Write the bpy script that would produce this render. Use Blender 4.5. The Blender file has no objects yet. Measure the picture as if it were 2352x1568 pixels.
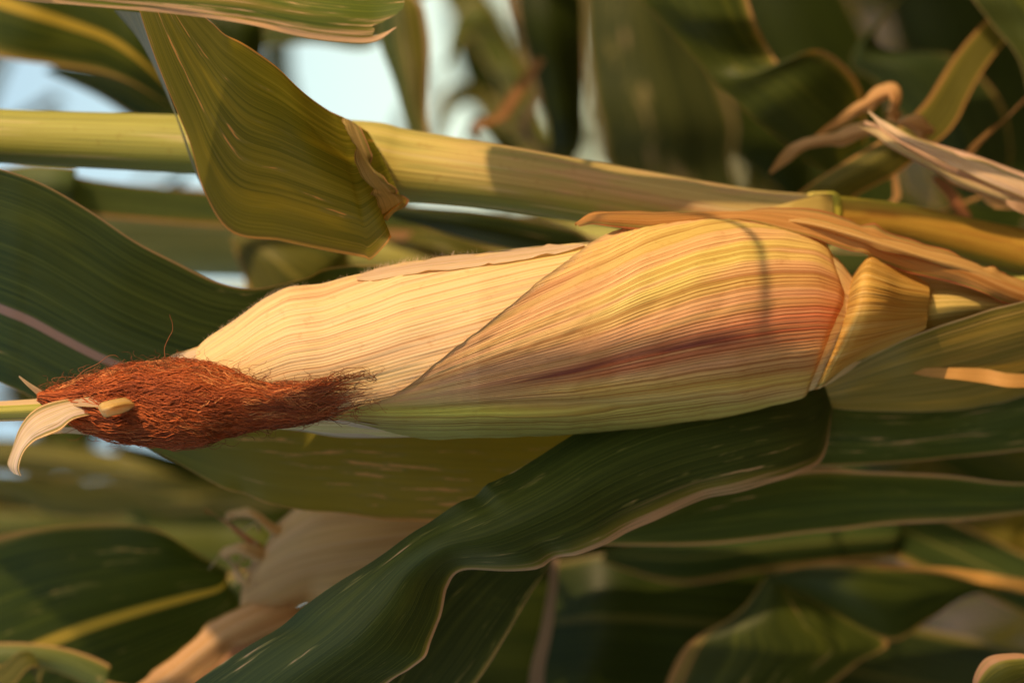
import bpy, math, random
import numpy as np
from mathutils import Vector, Matrix

random.seed(7)
RNG = np.random.default_rng(11)
SC = bpy.context.scene
COL = SC.collection

# ------------------------------------------------------------------ camera
# The photograph is turned on its side: the picture's left is up in the field.
D = 0.90                       # camera to the ear, metres
WID = 0.320                    # width of the field of view at the ear, metres
S = WID / 2352.0               # metres per photo pixel (2352 px wide view) at the ear
PITCH = math.radians(6.0)
CAM = np.array([0.0, -D, 0.92])
FWD = np.array([0.0, math.cos(PITCH), math.sin(PITCH)])
RIGHT = np.array([0.0, math.sin(PITCH), -math.cos(PITCH)])
UP = np.array([1.0, 0.0, 0.0])

cam_data = bpy.data.cameras.new('camera')
cam = bpy.data.objects.new('camera', cam_data)
COL.objects.link(cam)
M = Matrix(((RIGHT[0], UP[0], -FWD[0], CAM[0]),
            (RIGHT[1], UP[1], -FWD[1], CAM[1]),
            (RIGHT[2], UP[2], -FWD[2], CAM[2]),
            (0, 0, 0, 1)))
cam.matrix_world = M
cam_data.sensor_width = 36.0
cam_data.lens = 36.0 * D / WID
cam_data.clip_start = 0.01
cam_data.clip_end = 3000.0
cam_data.dof.use_dof = True
cam_data.dof.focus_distance = D - 0.022
cam_data.dof.aperture_fstop = 5.6
cam_data.dof.aperture_blades = 0
SC.camera = cam

# ------------------------------------------------------------------ light
SUN = np.array([0.66, -0.62, 0.36]); SUN /= np.linalg.norm(SUN)
SUN_EL = math.asin(SUN[2]); SUN_ROT = math.atan2(SUN[0], SUN[1])
world = bpy.data.worlds.new('World'); SC.world = world; world.use_nodes = True
wn = world.node_tree.nodes; wl = world.node_tree.links
sky = wn.new('ShaderNodeTexSky'); sky.sky_type = 'NISHITA'; sky.sun_disc = False
sky.sun_elevation = SUN_EL; sky.sun_rotation = SUN_ROT
sky.air_density = 1.45; sky.dust_density = 0.7; sky.ozone_density = 0.6
bg = wn['Background']; bg.inputs['Strength'].default_value = 0.14
wl.new(sky.outputs[0], bg.inputs['Color'])
sun_data = bpy.data.lights.new('sun', 'SUN'); sun_data.energy = 3.4
sun_data.angle = math.radians(0.6); sun_data.color = (1.0, 0.68, 0.36)
sun = bpy.data.objects.new('sun', sun_data); COL.objects.link(sun)
sun.rotation_euler = Vector(SUN).to_track_quat('Z', 'Y').to_euler()
sun.location = (1.5, -1.5, 3.0)
SC.view_settings.view_transform = 'Standard'; SC.view_settings.look = 'None'
SC.view_settings.exposure = 0.45; SC.view_settings.gamma = 1.0
SC.view_settings.use_curve_mapping = False
SC.render.engine = 'CYCLES'
SC.cycles.use_denoising = True
SC.cycles.max_bounces = 8; SC.cycles.transmission_bounces = 6
SC.cycles.diffuse_bounces = 4

# ------------------------------------------------------------------ helpers
def tilt(px):
    """the plant leans: its lower part (picture right) stands a little farther off"""
    return .024*np.clip((px-1100.0)/900.0, 0, 1.3)
def P(px, py, d=0.0):
    """photo pixel (2352 x 1568 view) and depth behind the ear's axis -> world point"""
    d = d + tilt(px)
    k = S * (D + d)/D
    return CAM + FWD*(D + d) + RIGHT*((px-1176.0)*k) + UP*((784.0-py)*k)

def crom(pts, t):
    """Catmull-Rom through pts (n,3) at parameters t in [0,1]"""
    pts = np.asarray(pts, float); n = len(pts)
    if n == 2:
        return pts[0][None]*(1-t)[:, None] + pts[1][None]*t[:, None]
    e = np.vstack([2*pts[0]-pts[1], pts, 2*pts[-1]-pts[-2]])
    x = np.clip(t, 0, 1)*(n-1); i = np.minimum(x.astype(int), n-2); f = (x-i)[:, None]
    p0, p1, p2, p3 = e[i], e[i+1], e[i+2], e[i+3]
    return 0.5*((2*p1)+(-p0+p2)*f+(2*p0-5*p1+4*p2-p3)*f*f+(-p0+3*p1-3*p2+p3)*f**3)

_g = np.random.default_rng(5).random(4096)
def n1(x, seed=0):
    x = np.asarray(x, float) + seed*17.31
    i = np.floor(x).astype(int); f = x-i; f = f*f*(3-2*f)
    return _g[i % 4096]*(1-f) + _g[(i+1) % 4096]*f
def n2(x, y, seed=0):
    x = np.asarray(x, float); y = np.asarray(y, float) + seed*31.7
    j = np.floor(y).astype(int); f = y-j; f = f*f*(3-2*f)
    def row(k):
        xx = x + (k*127.13) % 977
        i = np.floor(xx).astype(int); g = xx-i; g = g*g*(3-2*g)
        h = (i*73 + k*911)
        return _g[h % 4096]*(1-g) + _g[(h+73) % 4096]*g
    return row(j)*(1-f) + row(j+1)*f

def mesh_obj(name, verts, faces, mat, parent=None, uv=None, col=None, origin=None):
    """verts (n,3) world; faces (m,4) or (m,3) int array; links ONE mesh object"""
    verts = np.asarray(verts, float).reshape(-1, 3)
    if origin is not None:
        verts = verts - np.asarray(origin)
    faces = np.asarray(faces, np.int32); k = faces.shape[1]
    me = bpy.data.meshes.new(name)
    me.vertices.add(len(verts)); me.vertices.foreach_set('co', verts.astype(np.float32).ravel())
    me.loops.add(faces.size); me.loops.foreach_set('vertex_index', faces.ravel())
    me.polygons.add(len(faces))
    me.polygons.foreach_set('loop_start', np.arange(0, faces.size, k, dtype=np.int32))
    me.polygons.foreach_set('use_smooth', np.ones(len(faces), bool))
    me.update(calc_edges=True)
    if uv is not None:
        l = me.uv_layers.new(name='UVMap')
        l.data.foreach_set('uv', np.asarray(uv, np.float32).reshape(-1, 2)[faces.ravel()].ravel())
    if col is not None:
        a = me.color_attributes.new('Col', 'FLOAT_COLOR', 'POINT')
        c = np.ones((len(verts), 4), np.float32); c[:, :3] = np.clip(np.asarray(col).reshape(-1, 3), 0, 1)
        a.data.foreach_set('color', c.ravel())
    me.materials.append(mat)
    o = bpy.data.objects.new(name, me); COL.objects.link(o)
    if parent is not None:
        o.parent = parent
    return o

def grid_faces(nr, nc, wrap=False):
    i = np.arange(nr-1)[:, None]; j = np.arange(nc if wrap else nc-1)[None]
    j2 = (j+1) % nc
    return np.stack([i*nc+j, i*nc+j2, (i+1)*nc+j2, (i+1)*nc+j], -1).reshape(-1, 4)

def empty(name, loc, label, cat, group=None):
    o = bpy.data.objects.new(name, None); COL.objects.link(o); o.location = loc
    o.empty_display_size = 0.05
    o['label'] = label; o['category'] = cat
    if group: o['group'] = group
    return o
def org(p):
    return np.array(p['o']) if 'o' in p.keys() else np.zeros(3)
def plant(name, base, label, group=None):
    o = empty(name, base, label, 'corn plant', group); return o
def root_loc(o):
    while o.parent is not None: o = o.parent
    return np.array(o.location)

# ------------------------------------------------------------------ node helper
class NT:
    def __init__(s, name):
        s.mat = bpy.data.materials.new(name); s.mat.use_nodes = True
        s.t = s.mat.node_tree; s.t.nodes.clear()
        s.out = s.t.nodes.new('ShaderNodeOutputMaterial')
    def n(s, typ, **kw):
        nd = s.t.nodes.new(typ)
        for k, v in kw.items(): setattr(nd, k, v)
        return nd
    def put(s, sock, v):
        if v is None: return
        if isinstance(v, bpy.types.NodeSocket): s.t.links.new(v, sock)
        else:
            if hasattr(sock.default_value, '__len__') and len(sock.default_value) == 4 and len(v) == 3: v = (*v, 1)
            sock.default_value = v
    def m(s, op, a, b=None, c=None, clamp=False):
        nd = s.n('ShaderNodeMath', operation=op, use_clamp=clamp)
        for i, v in enumerate((a, b, c)):
            if v is not None: s.put(nd.inputs[i], v)
        return nd.outputs[0]
    def mix(s, f, a, b, blend='MIX'):
        nd = s.n('ShaderNodeMix', data_type='RGBA', blend_type=blend)
        s.put(nd.inputs[0], f); s.put(nd.inputs[6], a); s.put(nd.inputs[7], b)
        return nd.outputs[2]
    def vec(s, x, y, z=0.0):
        nd = s.n('ShaderNodeCombineXYZ')
        s.put(nd.inputs[0], x); s.put(nd.inputs[1], y); s.put(nd.inputs[2], z)
        return nd.outputs[0]
    def noise(s, v, scale=1.0, detail=2.0, rough=0.5):
        nd = s.n('ShaderNodeTexNoise'); s.put(nd.inputs['Vector'], v)
        nd.inputs['Scale'].default_value = scale; nd.inputs['Detail'].default_value = detail
        nd.inputs['Roughness'].default_value = rough
        return nd.outputs[0]
    def ss(s, x, a, b):
        nd = s.n('ShaderNodeMapRange', interpolation_type='SMOOTHSTEP')
        s.put(nd.inputs[0], x); s.put(nd.inputs[1], a); s.put(nd.inputs[2], b)
        return nd.outputs[0]
    def uv(s):
        nd = s.n('ShaderNodeUVMap', uv_map='UVMap'); sp = s.n('ShaderNodeSeparateXYZ')
        s.t.links.new(nd.outputs[0], sp.inputs[0]); return sp.outputs[0], sp.outputs[1]
    def bump(s, h, strength=0.3, dist=0.0005):
        nd = s.n('ShaderNodeBump'); nd.inputs['Strength'].default_value = strength
        nd.inputs['Distance'].default_value = dist; s.put(nd.inputs['Height'], h); return nd.outputs[0]
    def finish(s, col, rough=0.5, spec=0.3, trans=0.0, tcol=None, normal=None):
        b = s.n('ShaderNodeBsdfPrincipled'); s.put(b.inputs['Base Color'], col)
        s.put(b.inputs['Roughness'], rough); b.inputs['Specular IOR Level'].default_value = spec
        if normal is not None: s.put(b.inputs['Normal'], normal)
        sh = b.outputs[0]
        if trans:
            t = s.n('ShaderNodeBsdfTranslucent'); s.put(t.inputs[0], tcol if tcol is not None else col)
            mx = s.n('ShaderNodeMixShader'); s.put(mx.inputs[0], trans)
            s.t.links.new(sh, mx.inputs[1]); s.t.links.new(t.outputs[0], mx.inputs[2]); sh = mx.outputs[0]
        s.t.links.new(sh, s.out.inputs[0]); return s.mat

_lm = {}
def leaf_mat(g1=(.040, .075, .022), g2=(.075, .105, .030), dry=(.50, .30, .15), wa=.02, wb=.02,
             spot=.25, mid=None, midw=.02, midc=(.30, .30, .12), freq=34, trans=.38, seed=0,
             tint=(1.9, 1.35, .35), rough=.42, lit_grad=None, bump=.0003):
    key = (g1, g2, dry, wa, wb, spot, mid, midw, midc, freq, trans, seed, tint, rough, lit_grad, bump)
    if key in _lm: return _lm[key]
    if g2[0] < .11:           # deep green blades reflect very little blue
        k_ = .95 if g2[0] < .032 else 1.15
        g1 = (g1[0]*.95*k_, g1[1]*.95*k_, g1[2]*.6*k_); g2 = (g2[0]*1.12*k_, g2[1]*1.10*k_, g2[2]*.66*k_)
    s = NT('corn_leaf'); u, v = s.uv()
    sd = float(seed)*3.7
    # u is metres along the blade, v 0..1 across it
    streak = s.noise(s.vec(s.m('MULTIPLY', u, 14), s.m('MULTIPLY', v, 42), sd), 1, 3, .6)
    broad = s.noise(s.vec(s.m('MULTIPLY', u, 9), s.m('MULTIPLY', v, 3), sd+5), 1, 2)
    f = s.m('ADD', s.m('MULTIPLY', streak, .75), s.m('MULTIPLY', broad, .65))
    c = s.mix(s.ss(f, .45, .95), g1, g2)
    blot = s.noise(s.vec(s.m('MULTIPLY', u, 18), s.m('MULTIPLY', v, 7), sd+23), 1, 3, .6)
    c = s.mix(s.m('MULTIPLY', s.ss(blot, .52, .75), .6), c, (g2[0]*1.75, g2[1]*1.5, g2[2]*1.1) if g2[0] < .4 else g1)
    fine = s.noise(s.vec(s.m('MULTIPLY', u, 5), s.m('MULTIPLY', v, freq*3.6), sd+13), 1, 3, .7)
    c = s.mix(s.m('MULTIPLY', s.ss(fine, .50, .70), .7), c, (g2[0]+(min(.85, g2[0]*2.4)-g2[0])*(.9 if g2[0] < .2 else .3), g2[1]+(min(.7, g2[1]*2.1)-g2[1])*(.9 if g2[0] < .2 else .3), g2[2]*1.8))
    c = s.mix(s.m('MULTIPLY', s.ss(fine, .48, .25), .5), c, (g1[0]*.55, g1[1]*.6, g1[2]*.6))
    if lit_grad is not None:      # sunlit stretch put into the colour: (u where green, u where yellow, colour)
        c = s.mix(s.m('MULTIPLY', s.ss(s.m('ADD', u, s.m('MULTIPLY', streak, .03)), lit_grad[0], lit_grad[1]), s.m('ADD', .55, s.m('MULTIPLY', streak, .6)), clamp=True), c, lit_grad[2])
    vein = s.m('SUBTRACT', s.m('MULTIPLY', s.noise(s.vec(s.m('MULTIPLY', u, 2.5), s.m('MULTIPLY', v, freq*3.2), sd+3), 1, 2, .6), 4), 2.0)
    c = s.mix(s.m('MULTIPLY', s.ss(vein, .2, 1.0), .22), c, (g2[0]*1.6, g2[1]*1.5, g2[2]*1.4))
    edgen = s.noise(s.vec(s.m('MULTIPLY', u, 22), s.m('MULTIPLY', v, 5), sd+9), 1, 3)
    edgel = s.noise(s.vec(s.m('MULTIPLY', u, 7), s.m('MULTIPLY', v, 2), sd+17), 1, 1)
    edgek = s.m('ADD', .10, s.m('ADD', s.m('MAXIMUM', s.m('MULTIPLY', s.m('SUBTRACT', edgel, .42), 5.5), .0), s.m('MULTIPLY', s.m('MULTIPLY', edgen, edgen), 1.3)))
    # yellow halo, then the dry margin
    for (w, side) in ((wa, 'A'), (wb, 'B')):
        if w <= 0: continue
        e = v if side == 'A' else s.m('SUBTRACT', 1.0, v)
        ww = s.m('MULTIPLY', edgek, w)
        c = s.mix(s.m('SUBTRACT', 1.0, s.ss(e, s.m('MULTIPLY', ww, .9), s.m('MULTIPLY', ww, 2.4))), c, (.20, .18, .035))
        dv = s.mix(streak, (dry[0]*.75, dry[1]*.65, dry[2]*.6), (min(1, dry[0]*1.25), dry[1]*1.3, dry[2]*1.4))
        c = s.mix(s.m('SUBTRACT', 1.0, s.ss(e, s.m('MULTIPLY', ww, .75), ww)), c, dv)
        band = s.noise(s.vec(s.m('MULTIPLY', u, 9), s.m('MULTIPLY', e, 2.2/w), sd+41), 1, 3, .6)
        c = s.mix(s.m('MULTIPLY', s.ss(band, .60, .66), s.m('SUBTRACT', 1.0, s.ss(e, s.m('MULTIPLY', ww, 1.2), s.m('MULTIPLY', ww, 3.0)))), c, dv)
        gband = s.noise(s.vec(s.m('MULTIPLY', u, 14), s.m('MULTIPLY', e, 3.0/w), sd+47), 1, 2, .6)
        c = s.mix(s.m('MULTIPLY', s.m('MULTIPLY', s.ss(gband, .58, .64), s.ss(e, w*.12, w*.3)), s.m('SUBTRACT', 1.0, s.ss(e, ww, s.m('MULTIPLY', ww, 1.5)))), c, (g2[0]*1.3, g2[1]*1.3, g2[2]))
    if spot > 0:
        wob = s.noise(s.vec(s.m('MULTIPLY', u, 60), s.m('MULTIPLY', v, 9), sd+6), 1, 2)
        sp = s.noise(s.vec(s.m('MULTIPLY', u, 46), s.m('ADD', s.m('MULTIPLY', v, 22), s.m('MULTIPLY', wob, 1.2)), sd+2), 1, 3, .6)
        bm = s.noise(s.vec(s.m('MULTIPLY', u, 10), s.m('MULTIPLY', v, 4), sd+31), 1, 1)
        k = s.m('ADD', sp, s.m('MULTIPLY', s.m('SUBTRACT', bm, .5), .5))
        lo = .775 - .40*spot
        c = s.mix(s.m('MULTIPLY', s.ss(k, lo-.05, lo+.02), .55), c, (.26, .24, .08))
        c = s.mix(s.ss(k, lo+.02, lo+.07), c, dry)
    if mid is not None:
        dm = s.m('ABSOLUTE', s.m('SUBTRACT', v, mid))
        c = s.mix(s.m('SUBTRACT', 1.0, s.ss(dm, midw*.55, midw)), c, midc)
        vein = s.m('SUBTRACT', vein, s.m('MULTIPLY', s.ss(dm, midw*.3, midw*1.4), 1.5))
    nb = s.bump(s.m('ADD', vein, s.m('MULTIPLY', streak, .8)), .30, bump)
    tc = s.mix(1.0, c, (*tint, 1), 'MULTIPLY')
    _lm[key] = s.finish(c, rough, .24, trans, tc, nb)
    return _lm[key]

def vcol_mat(name, rough=.6, spec=.25, trans=0.0, ku=30, kv=200, bs=.25, bd=.0003, var=.18):
    """colour from the mesh attribute, fibres and mottling from noise"""
    s = NT(name); a = s.n('ShaderNodeVertexColor', layer_name='Col').outputs[0]
    u, v = s.uv()
    fib = s.noise(s.vec(s.m('MULTIPLY', u, ku), s.m('MULTIPLY', v, kv)), 1, 3, .65)
    c = s.mix(s.ss(fib, .3, .75), s.mix(1.0, a, (1-var, 1-var*1.2, 1-var*1.4, 1), 'MULTIPLY'), a)
    geo = s.n('ShaderNodeNewGeometry').outputs['Position']
    mott = s.noise(geo, 260, 3, .6)
    c = s.mix(s.m('MULTIPLY', s.ss(mott, .58, .75), .35), c, s.mix(1.0, c, (.72, .55, .42, 1), 'MULTIPLY'))
    return s.finish(c, rough, spec, trans, None, s.bump(fib, bs, bd))

def dry_mat(c1=(.62, .40, .20), c2=(.40, .20, .08), trans=.3, seed=0, freq=18):
    return leaf_mat(g1=c2, g2=c1, dry=(c2[0]*.7, c2[1]*.6, c2[2]*.5), wa=.02, wb=.02, spot=.15,
                    freq=freq, trans=trans, seed=seed, tint=(1.25, .95, .6), rough=.6)

# ------------------------------------------------------------------ sheets
def patch_verts(ctrl, nu, nv, ripple=0.0, rfreq=9.0, seed=0, cut=None, crease=0.0):
    """ctrl: R rows x K columns of world points -> smooth grid; u along the rows, v across them"""
    ctrl = np.asarray(ctrl, float); R, K, _ = ctrl.shape
    tu = np.linspace(0, 1, nu); tv = np.linspace(0, 1, nv)
    cols = np.stack([crom(ctrl[:, k], tu) for k in range(K)], 1)      # nu,K,3
    g = np.stack([crom(cols[i], tv) for i in range(nu)], 0)           # nu,nv,3
    if cut is not None:                                               # torn end: stop each column early
        g2 = g.copy()
        for j in range(nv):
            lim = cut(tv[j]); x = tu*lim*(nu-1)
            i = np.minimum(x.astype(int), nu-2); f = (x-i)[:, None]
            g2[:, j] = g[i, j]*(1-f) + g[i+1, j]*f
        g = g2
    seg = np.linalg.norm(np.diff(g[:, nv//2], axis=0), axis=1)
    L = np.concatenate([[0], np.cumsum(seg)])
    if ripple or crease:
        du = np.gradient(g, axis=0); dv = np.gradient(g, axis=1)
        nrm = np.cross(du, dv); nrm /= (np.linalg.norm(nrm, axis=2, keepdims=True)+1e-12)
        e = np.abs(2*tv-1)[None]**2
        sgn = np.where(tv < .5, 1.0, -1.0)[None]
        ph = n1(L*rfreq*4, seed)[:, None]
        w = np.sin(2*np.pi*L[:, None]*rfreq + 5*ph + np.where(tv < .5, 0, 2.1)[None] + seed)*e*ripple
        w = w + crease*(1-np.abs(2*tv-1))[None]
        g = g + nrm*w[:, :, None]
    uv = np.stack([np.repeat(L[:, None], nv, 1), np.repeat(tv[None], nu, 0)], -1)
    return g, uv

def sheet(name, rows, mat, parent, nu=60, nv=14, **kw):
    """rows of photo points: (A, B) or (A, B, bulge) or (A, ..., Z); makes ONE mesh"""
    ctrl = []
    for r in rows:
        if len(r) == 3 and not hasattr(r[2], '__len__'):
            a, b, bl = r
            m_ = [(a[i]+b[i])/2 for i in range(3)]; m_[2] -= bl
            r = (a, m_, b)
        elif len(r) == 2:
            a, b = r; r = (a, [(a[i]+b[i])/2 for i in range(3)], b)
        ctrl.append([P(*p) for p in r])
    g, uv = patch_verts(ctrl, nu, nv, **kw)
    return mesh_obj(name, g, grid_faces(nu, nv), mat, parent, uv, origin=root_loc(parent))

def tube(name, pts, rad, mat, parent, sides=20, n=None, colf=None, origin=None, squash=None):
    """pts (k,3) world centres, rad (k,) -> swept tube"""
    pts = np.asarray(pts, float); rad = np.asarray(rad, float)
    if n:
        t = np.linspace(0, 1, n)
        pts2 = crom(pts, t); rad = crom(np.repeat(rad[:, None], 3, 1), t)[:, 0]; pts = pts2
    T = np.gradient(pts, axis=0); T /= np.linalg.norm(T, axis=1, keepdims=True)
    ref = FWD
    A = np.cross(T, ref); A /= np.linalg.norm(A, axis=1, keepdims=True)
    B = np.cross(A, T)
    a = np.linspace(0, 2*np.pi, sides, endpoint=False)
    v = pts[:, None] + rad[:, None, None]*(A[:, None]*np.cos(a)[None, :, None] + B[:, None]*np.sin(a)[None, :, None])
    L = np.concatenate([[0], np.cumsum(np.linalg.norm(np.diff(pts, axis=0), axis=1))])
    uv = np.stack([np.repeat(L[:, None], sides, 1), np.repeat((a/(2*np.pi))[None], len(pts), 0)], -1)
    col = colf(v) if colf is not None else None
    return mesh_obj(name, v, grid_faces(len(pts), sides, True), mat, parent, uv, col,
                    origin if origin is not None else (root_loc(parent) if parent else None))

def strands(name, paths, radii, mat, parent, sides=3, kind=None, cols=None):
    """many thin threads joined into one part"""
    V, F, UVs, Cs = [], [], [], []; off = 0
    a = np.linspace(0, 2*np.pi, sides, endpoint=False)
    for i, p in enumerate(paths):
        n = len(p); T = np.gradient(p, axis=0); T /= (np.linalg.norm(T, axis=1, keepdims=True)+1e-12)
        A = np.cross(T, FWD + 0.13); A /= (np.linalg.norm(A, axis=1, keepdims=True)+1e-12); B = np.cross(A, T)
        r = radii[i]*np.linspace(1, .45, n)
        v = p[:, None] + r[:, None, None]*(A[:, None]*np.cos(a)[None, :, None]+B[:, None]*np.sin(a)[None, :, None])
        V.append(v.reshape(-1, 3)); F.append(grid_faces(n, sides, True)+off); off += n*sides
        UVs.append(np.tile([[i*.37 % 1, .5]], (n*sides, 1)))
        if cols is not None: Cs.append(np.tile(cols[i][None], (n*sides, 1)))
    o = mesh_obj(name, np.vstack(V), np.vstack(F), mat, parent, np.vstack(UVs), np.vstack(Cs) if cols is not None else None, root_loc(parent))
    if kind: o['kind'] = kind
    return o

# pixel of world point (for natural colour zones along the stalk and husks)
def pix(v):
    r = v - CAM; dd = r @ FWD
    k = S*dd/D
    return (r @ RIGHT)/k + 1176.0, 784.0 - (r @ UP)/k
def lerpc(c, t, m): return c*(1-m[..., None]) + np.array(t)*m[..., None]
def sst(x, a, b):
    t = np.clip((x-a)/(b-a), 0, 1); return t*t*(3-2*t)

# ------------------------------------------------------------------ setting: ground
def soil():
    s = NT('soil'); p = s.n('ShaderNodeNewGeometry').outputs['Position']
    a = s.noise(p, 9, 6, .65); b = s.noise(p, 60, 4, .6)
    c = s.mix(a, (.10, .065, .038), (.22, .155, .095)); c = s.mix(s.m('MULTIPLY', b, .5), c, (.08, .05, .03))
    return s.finish(c, .95, .1, normal=s.bump(s.m('ADD', a, b), .8, .03))
gx = np.concatenate([-np.geomspace(1500, 3, 12), np.linspace(-2.5, 2.5, 60), np.geomspace(3, 1500, 12)])
GX, GY = np.meshgrid(gx, gx, indexing='ij')
GZ = np.where((np.abs(GX) < 2.4) & (np.abs(GY) < 2.4), .035*n2(GX*5, GY*5, 3)+.02*n2(GX*14, GY*14, 4)-.045, -.03)
g = mesh_obj('ground', np.stack([GX, GY, GZ], -1), grid_faces(len(gx), len(gx)), soil()); g['kind'] = 'structure'

# ================================================================== the main plant
STALK = [(-2600, 150, .10, 52), (-900, 262, .055, 58), (-400, 290, .045, 61), (0, 313, .042, 65), (440, 332, .042, 71), (700, 346, .040, 78), (850, 366, .038, 90),
         (930, 380, .038, 86), (1140, 407, .036, 78), (1400, 450, .035, 75), (1700, 500, .034, 73), (1830, 512, .034, 72), (1890, 508, .034, 62)]
STALK2 = [(1885, 506, .034, 58), (1915, 503, .034, 56), (2000, 508, .034, 52), (2100, 520, .034, 50), (2352, 578, .034, 56), (2700, 640, .034, 70), (3300, 700, .034, 84)]
gp = P(*STALK2[-1][:3]); BASE = np.array([gp[0]-.01, gp[1]-.02, 0.0])
main = plant('corn_plant', BASE, 'ripening corn plant carrying the big husked ear with red brown silk')
stalk_m = vcol_mat('stalk_skin', .5, .3, .0, 12, 90, .35, .0006, .25)

def stalk_col(v):
    x, y = pix(v); c = np.zeros(v.shape) + np.array([.38, .38, .085])
    # upper internode yellow green; sheath tan and rosy on top, green below; bare lower internode amber
    yc = np.interp(x, [q[0] for q in STALK+STALK2], [q[1] for q in STALK+STALK2])
    rr = np.interp(x, [q[0] for q in STALK+STALK2], [q[3] for q in STALK+STALK2])
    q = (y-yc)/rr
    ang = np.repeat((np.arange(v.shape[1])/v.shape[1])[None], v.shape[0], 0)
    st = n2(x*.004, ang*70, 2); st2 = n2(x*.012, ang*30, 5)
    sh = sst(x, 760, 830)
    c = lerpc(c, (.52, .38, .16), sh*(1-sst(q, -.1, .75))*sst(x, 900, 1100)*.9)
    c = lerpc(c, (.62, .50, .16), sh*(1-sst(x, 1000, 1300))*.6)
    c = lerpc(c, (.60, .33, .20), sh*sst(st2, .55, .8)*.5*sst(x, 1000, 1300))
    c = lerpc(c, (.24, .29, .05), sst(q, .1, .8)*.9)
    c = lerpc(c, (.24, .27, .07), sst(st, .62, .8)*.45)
    c = lerpc(c, (.66, .55, .30), sst(st, .22, .1)*.5)
    am = sst(x, 1905, 1930)
    c = lerpc(c, (.42, .25, .035), am); c = lerpc(c, (.36, .36, .03), am*sst(np.abs(q+.1), .45, .95)*.8)
    c = lerpc(c, (.30, .13, .02), am*sst(st2, .5, .85)*.6)
    return c
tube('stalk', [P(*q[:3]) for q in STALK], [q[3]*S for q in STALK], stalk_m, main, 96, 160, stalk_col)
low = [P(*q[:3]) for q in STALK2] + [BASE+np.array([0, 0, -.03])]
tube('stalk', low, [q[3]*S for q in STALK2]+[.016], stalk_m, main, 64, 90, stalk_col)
# node ring with its pale joint
def ring_col(v):
    x, y = pix(v); c = np.zeros(v.shape) + np.array([.62, .50, .11])
    c = lerpc(c, (.42, .39, .05), sst(x, 1896, 1906)); return c
tube('node_ring', [P(1846, 506, .034), P(1862, 505, .034), P(1885, 503, .034), P(1898, 502, .034), P(1912, 502, .034), P(1920, 503, .034)],
     [k*S for k in (50, 66, 67, 66, 65, 54)], stalk_m, main, 48, 24, ring_col)
# sheath split: pale pointed overlap at the node
sheet('sheath_tip', [((1760, 480, .022), (1770, 486, .020)), ((1820, 462, .019), (1830, 500, .018)), ((1880, 447, .022), (1885, 505, .019)), ((1912, 446, .026), (1915, 510, .022))],
      leaf_mat(g1=(.52, .38, .10), g2=(.66, .52, .16), dry=(.5, .3, .1), wa=.02, wb=.02, spot=0, trans=.25, seed=71, tint=(1.1, .9, .5)), main, 20, 10)

# ------------------------------------------------------------------ the ear
TOPX = [380, 440, 470, 540, 600, 660, 740, 800, 850, 920, 1050, 1200, 1400, 1480, 1600, 1700, 1800, 1880, 1930, 1965, 2000, 2060]
TOPY = [832, 812, 780, 735, 690, 661, 656, 638, 626, 606, 590, 572, 552, 530, 516, 518, 536, 562, 600, 650, 695, 710]
BOTX = [380, 440, 500, 600, 690, 760, 900, 1100, 1300, 1500, 1700, 1850, 1900, 1965, 2000, 2060]
BOTY = [955, 970, 978, 985, 986, 994, 999, 992, 985, 965, 934, 898, 882, 840, 800, 760]
def smooth_interp(x, X, Y, kn=25):
    xs = np.linspace(X[0], X[-1], 900); ys = np.interp(xs, X, Y)
    k = np.hanning(kn+2)[1:-1]; k /= k.sum(); h = kn//2
    yp = np.concatenate([2*ys[0]-ys[h:0:-1], ys, 2*ys[-1]-ys[-2:-h-2:-1]]); ys = np.convolve(yp, k, 'valid')
    return np.interp(x, xs, ys)
def etop(x): return smooth_interp(x, TOPX, TOPY)
def ebot(x): return smooth_interp(x, BOTX, BOTY)
def ear_pt(x, th, off=0.0):
    """point on the ear: x photo column, th angle (0 towards camera, +90 picture top), off metres outwards"""
    t, b = etop(x), ebot(x); c = (t+b)/2; h = (b-t)/2 + off/S
    rd = h*S*np.where(x < 700, .62+.33*np.clip((x-380)/320, 0, 1), .95)
    py = c - h*np.sin(th); d = -rd*np.cos(th) + tilt(x)
    k = S*(D+d)/D
    return CAM + FWD*(D+d)[..., None] + RIGHT*((x-1176)*k)[..., None] + UP*((784-py)*k)[..., None], py
def th_of(x, y):
    t, b = etop(x), ebot(x); c = (t+b)/2; h = (b-t)/2
    return np.arcsin(np.clip((c-y)/h, -1, 1))
def rib(w, seed, n):
    """raised veins: w across in rib counts"""
    ph = w + .9*n1(w*.55, seed)
    amp = .5+.9*n1(np.floor(ph), seed+3)
    return (np.abs(np.sin(np.pi*ph))**.7)*amp + .35*np.abs(np.sin(np.pi*2.37*ph+1.1*n1(w*.31, seed+5)))

husk_m = vcol_mat('husk_skin', .58, .28, .06, 40, 420, .35, .0003, .16)
# inner husk = body of the ear
nx, nt = 230, 900
x = np.linspace(382, 2055, nx)[:, None]; th = np.linspace(-np.pi, np.pi, nt, endpoint=False)[None]
X = np.repeat(x, nt, 1); TH = np.repeat(th, nx, 0)
Wd = np.degrees(TH) - .055*(X-1000)
rb = rib(Wd/2.6, 1, 0)
off = .00017*rb + .0008*(n2(X*.006, Wd*.05, 8)-.5) + .0004*(n2(X*.012, Wd*.22, 9)-.5)
off *= sst(X, 380, 520)
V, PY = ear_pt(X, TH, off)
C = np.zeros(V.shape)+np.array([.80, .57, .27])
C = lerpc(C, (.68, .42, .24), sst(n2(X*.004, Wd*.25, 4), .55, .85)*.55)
C = lerpc(C, (.66, .38, .24), np.exp(-((PY-(805-.1*(X-900)))/45)**2)*np.exp(-((X-930)/190)**2)*.75*(.5+.5*n2(X*.01, Wd*.5, 6)))
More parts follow.
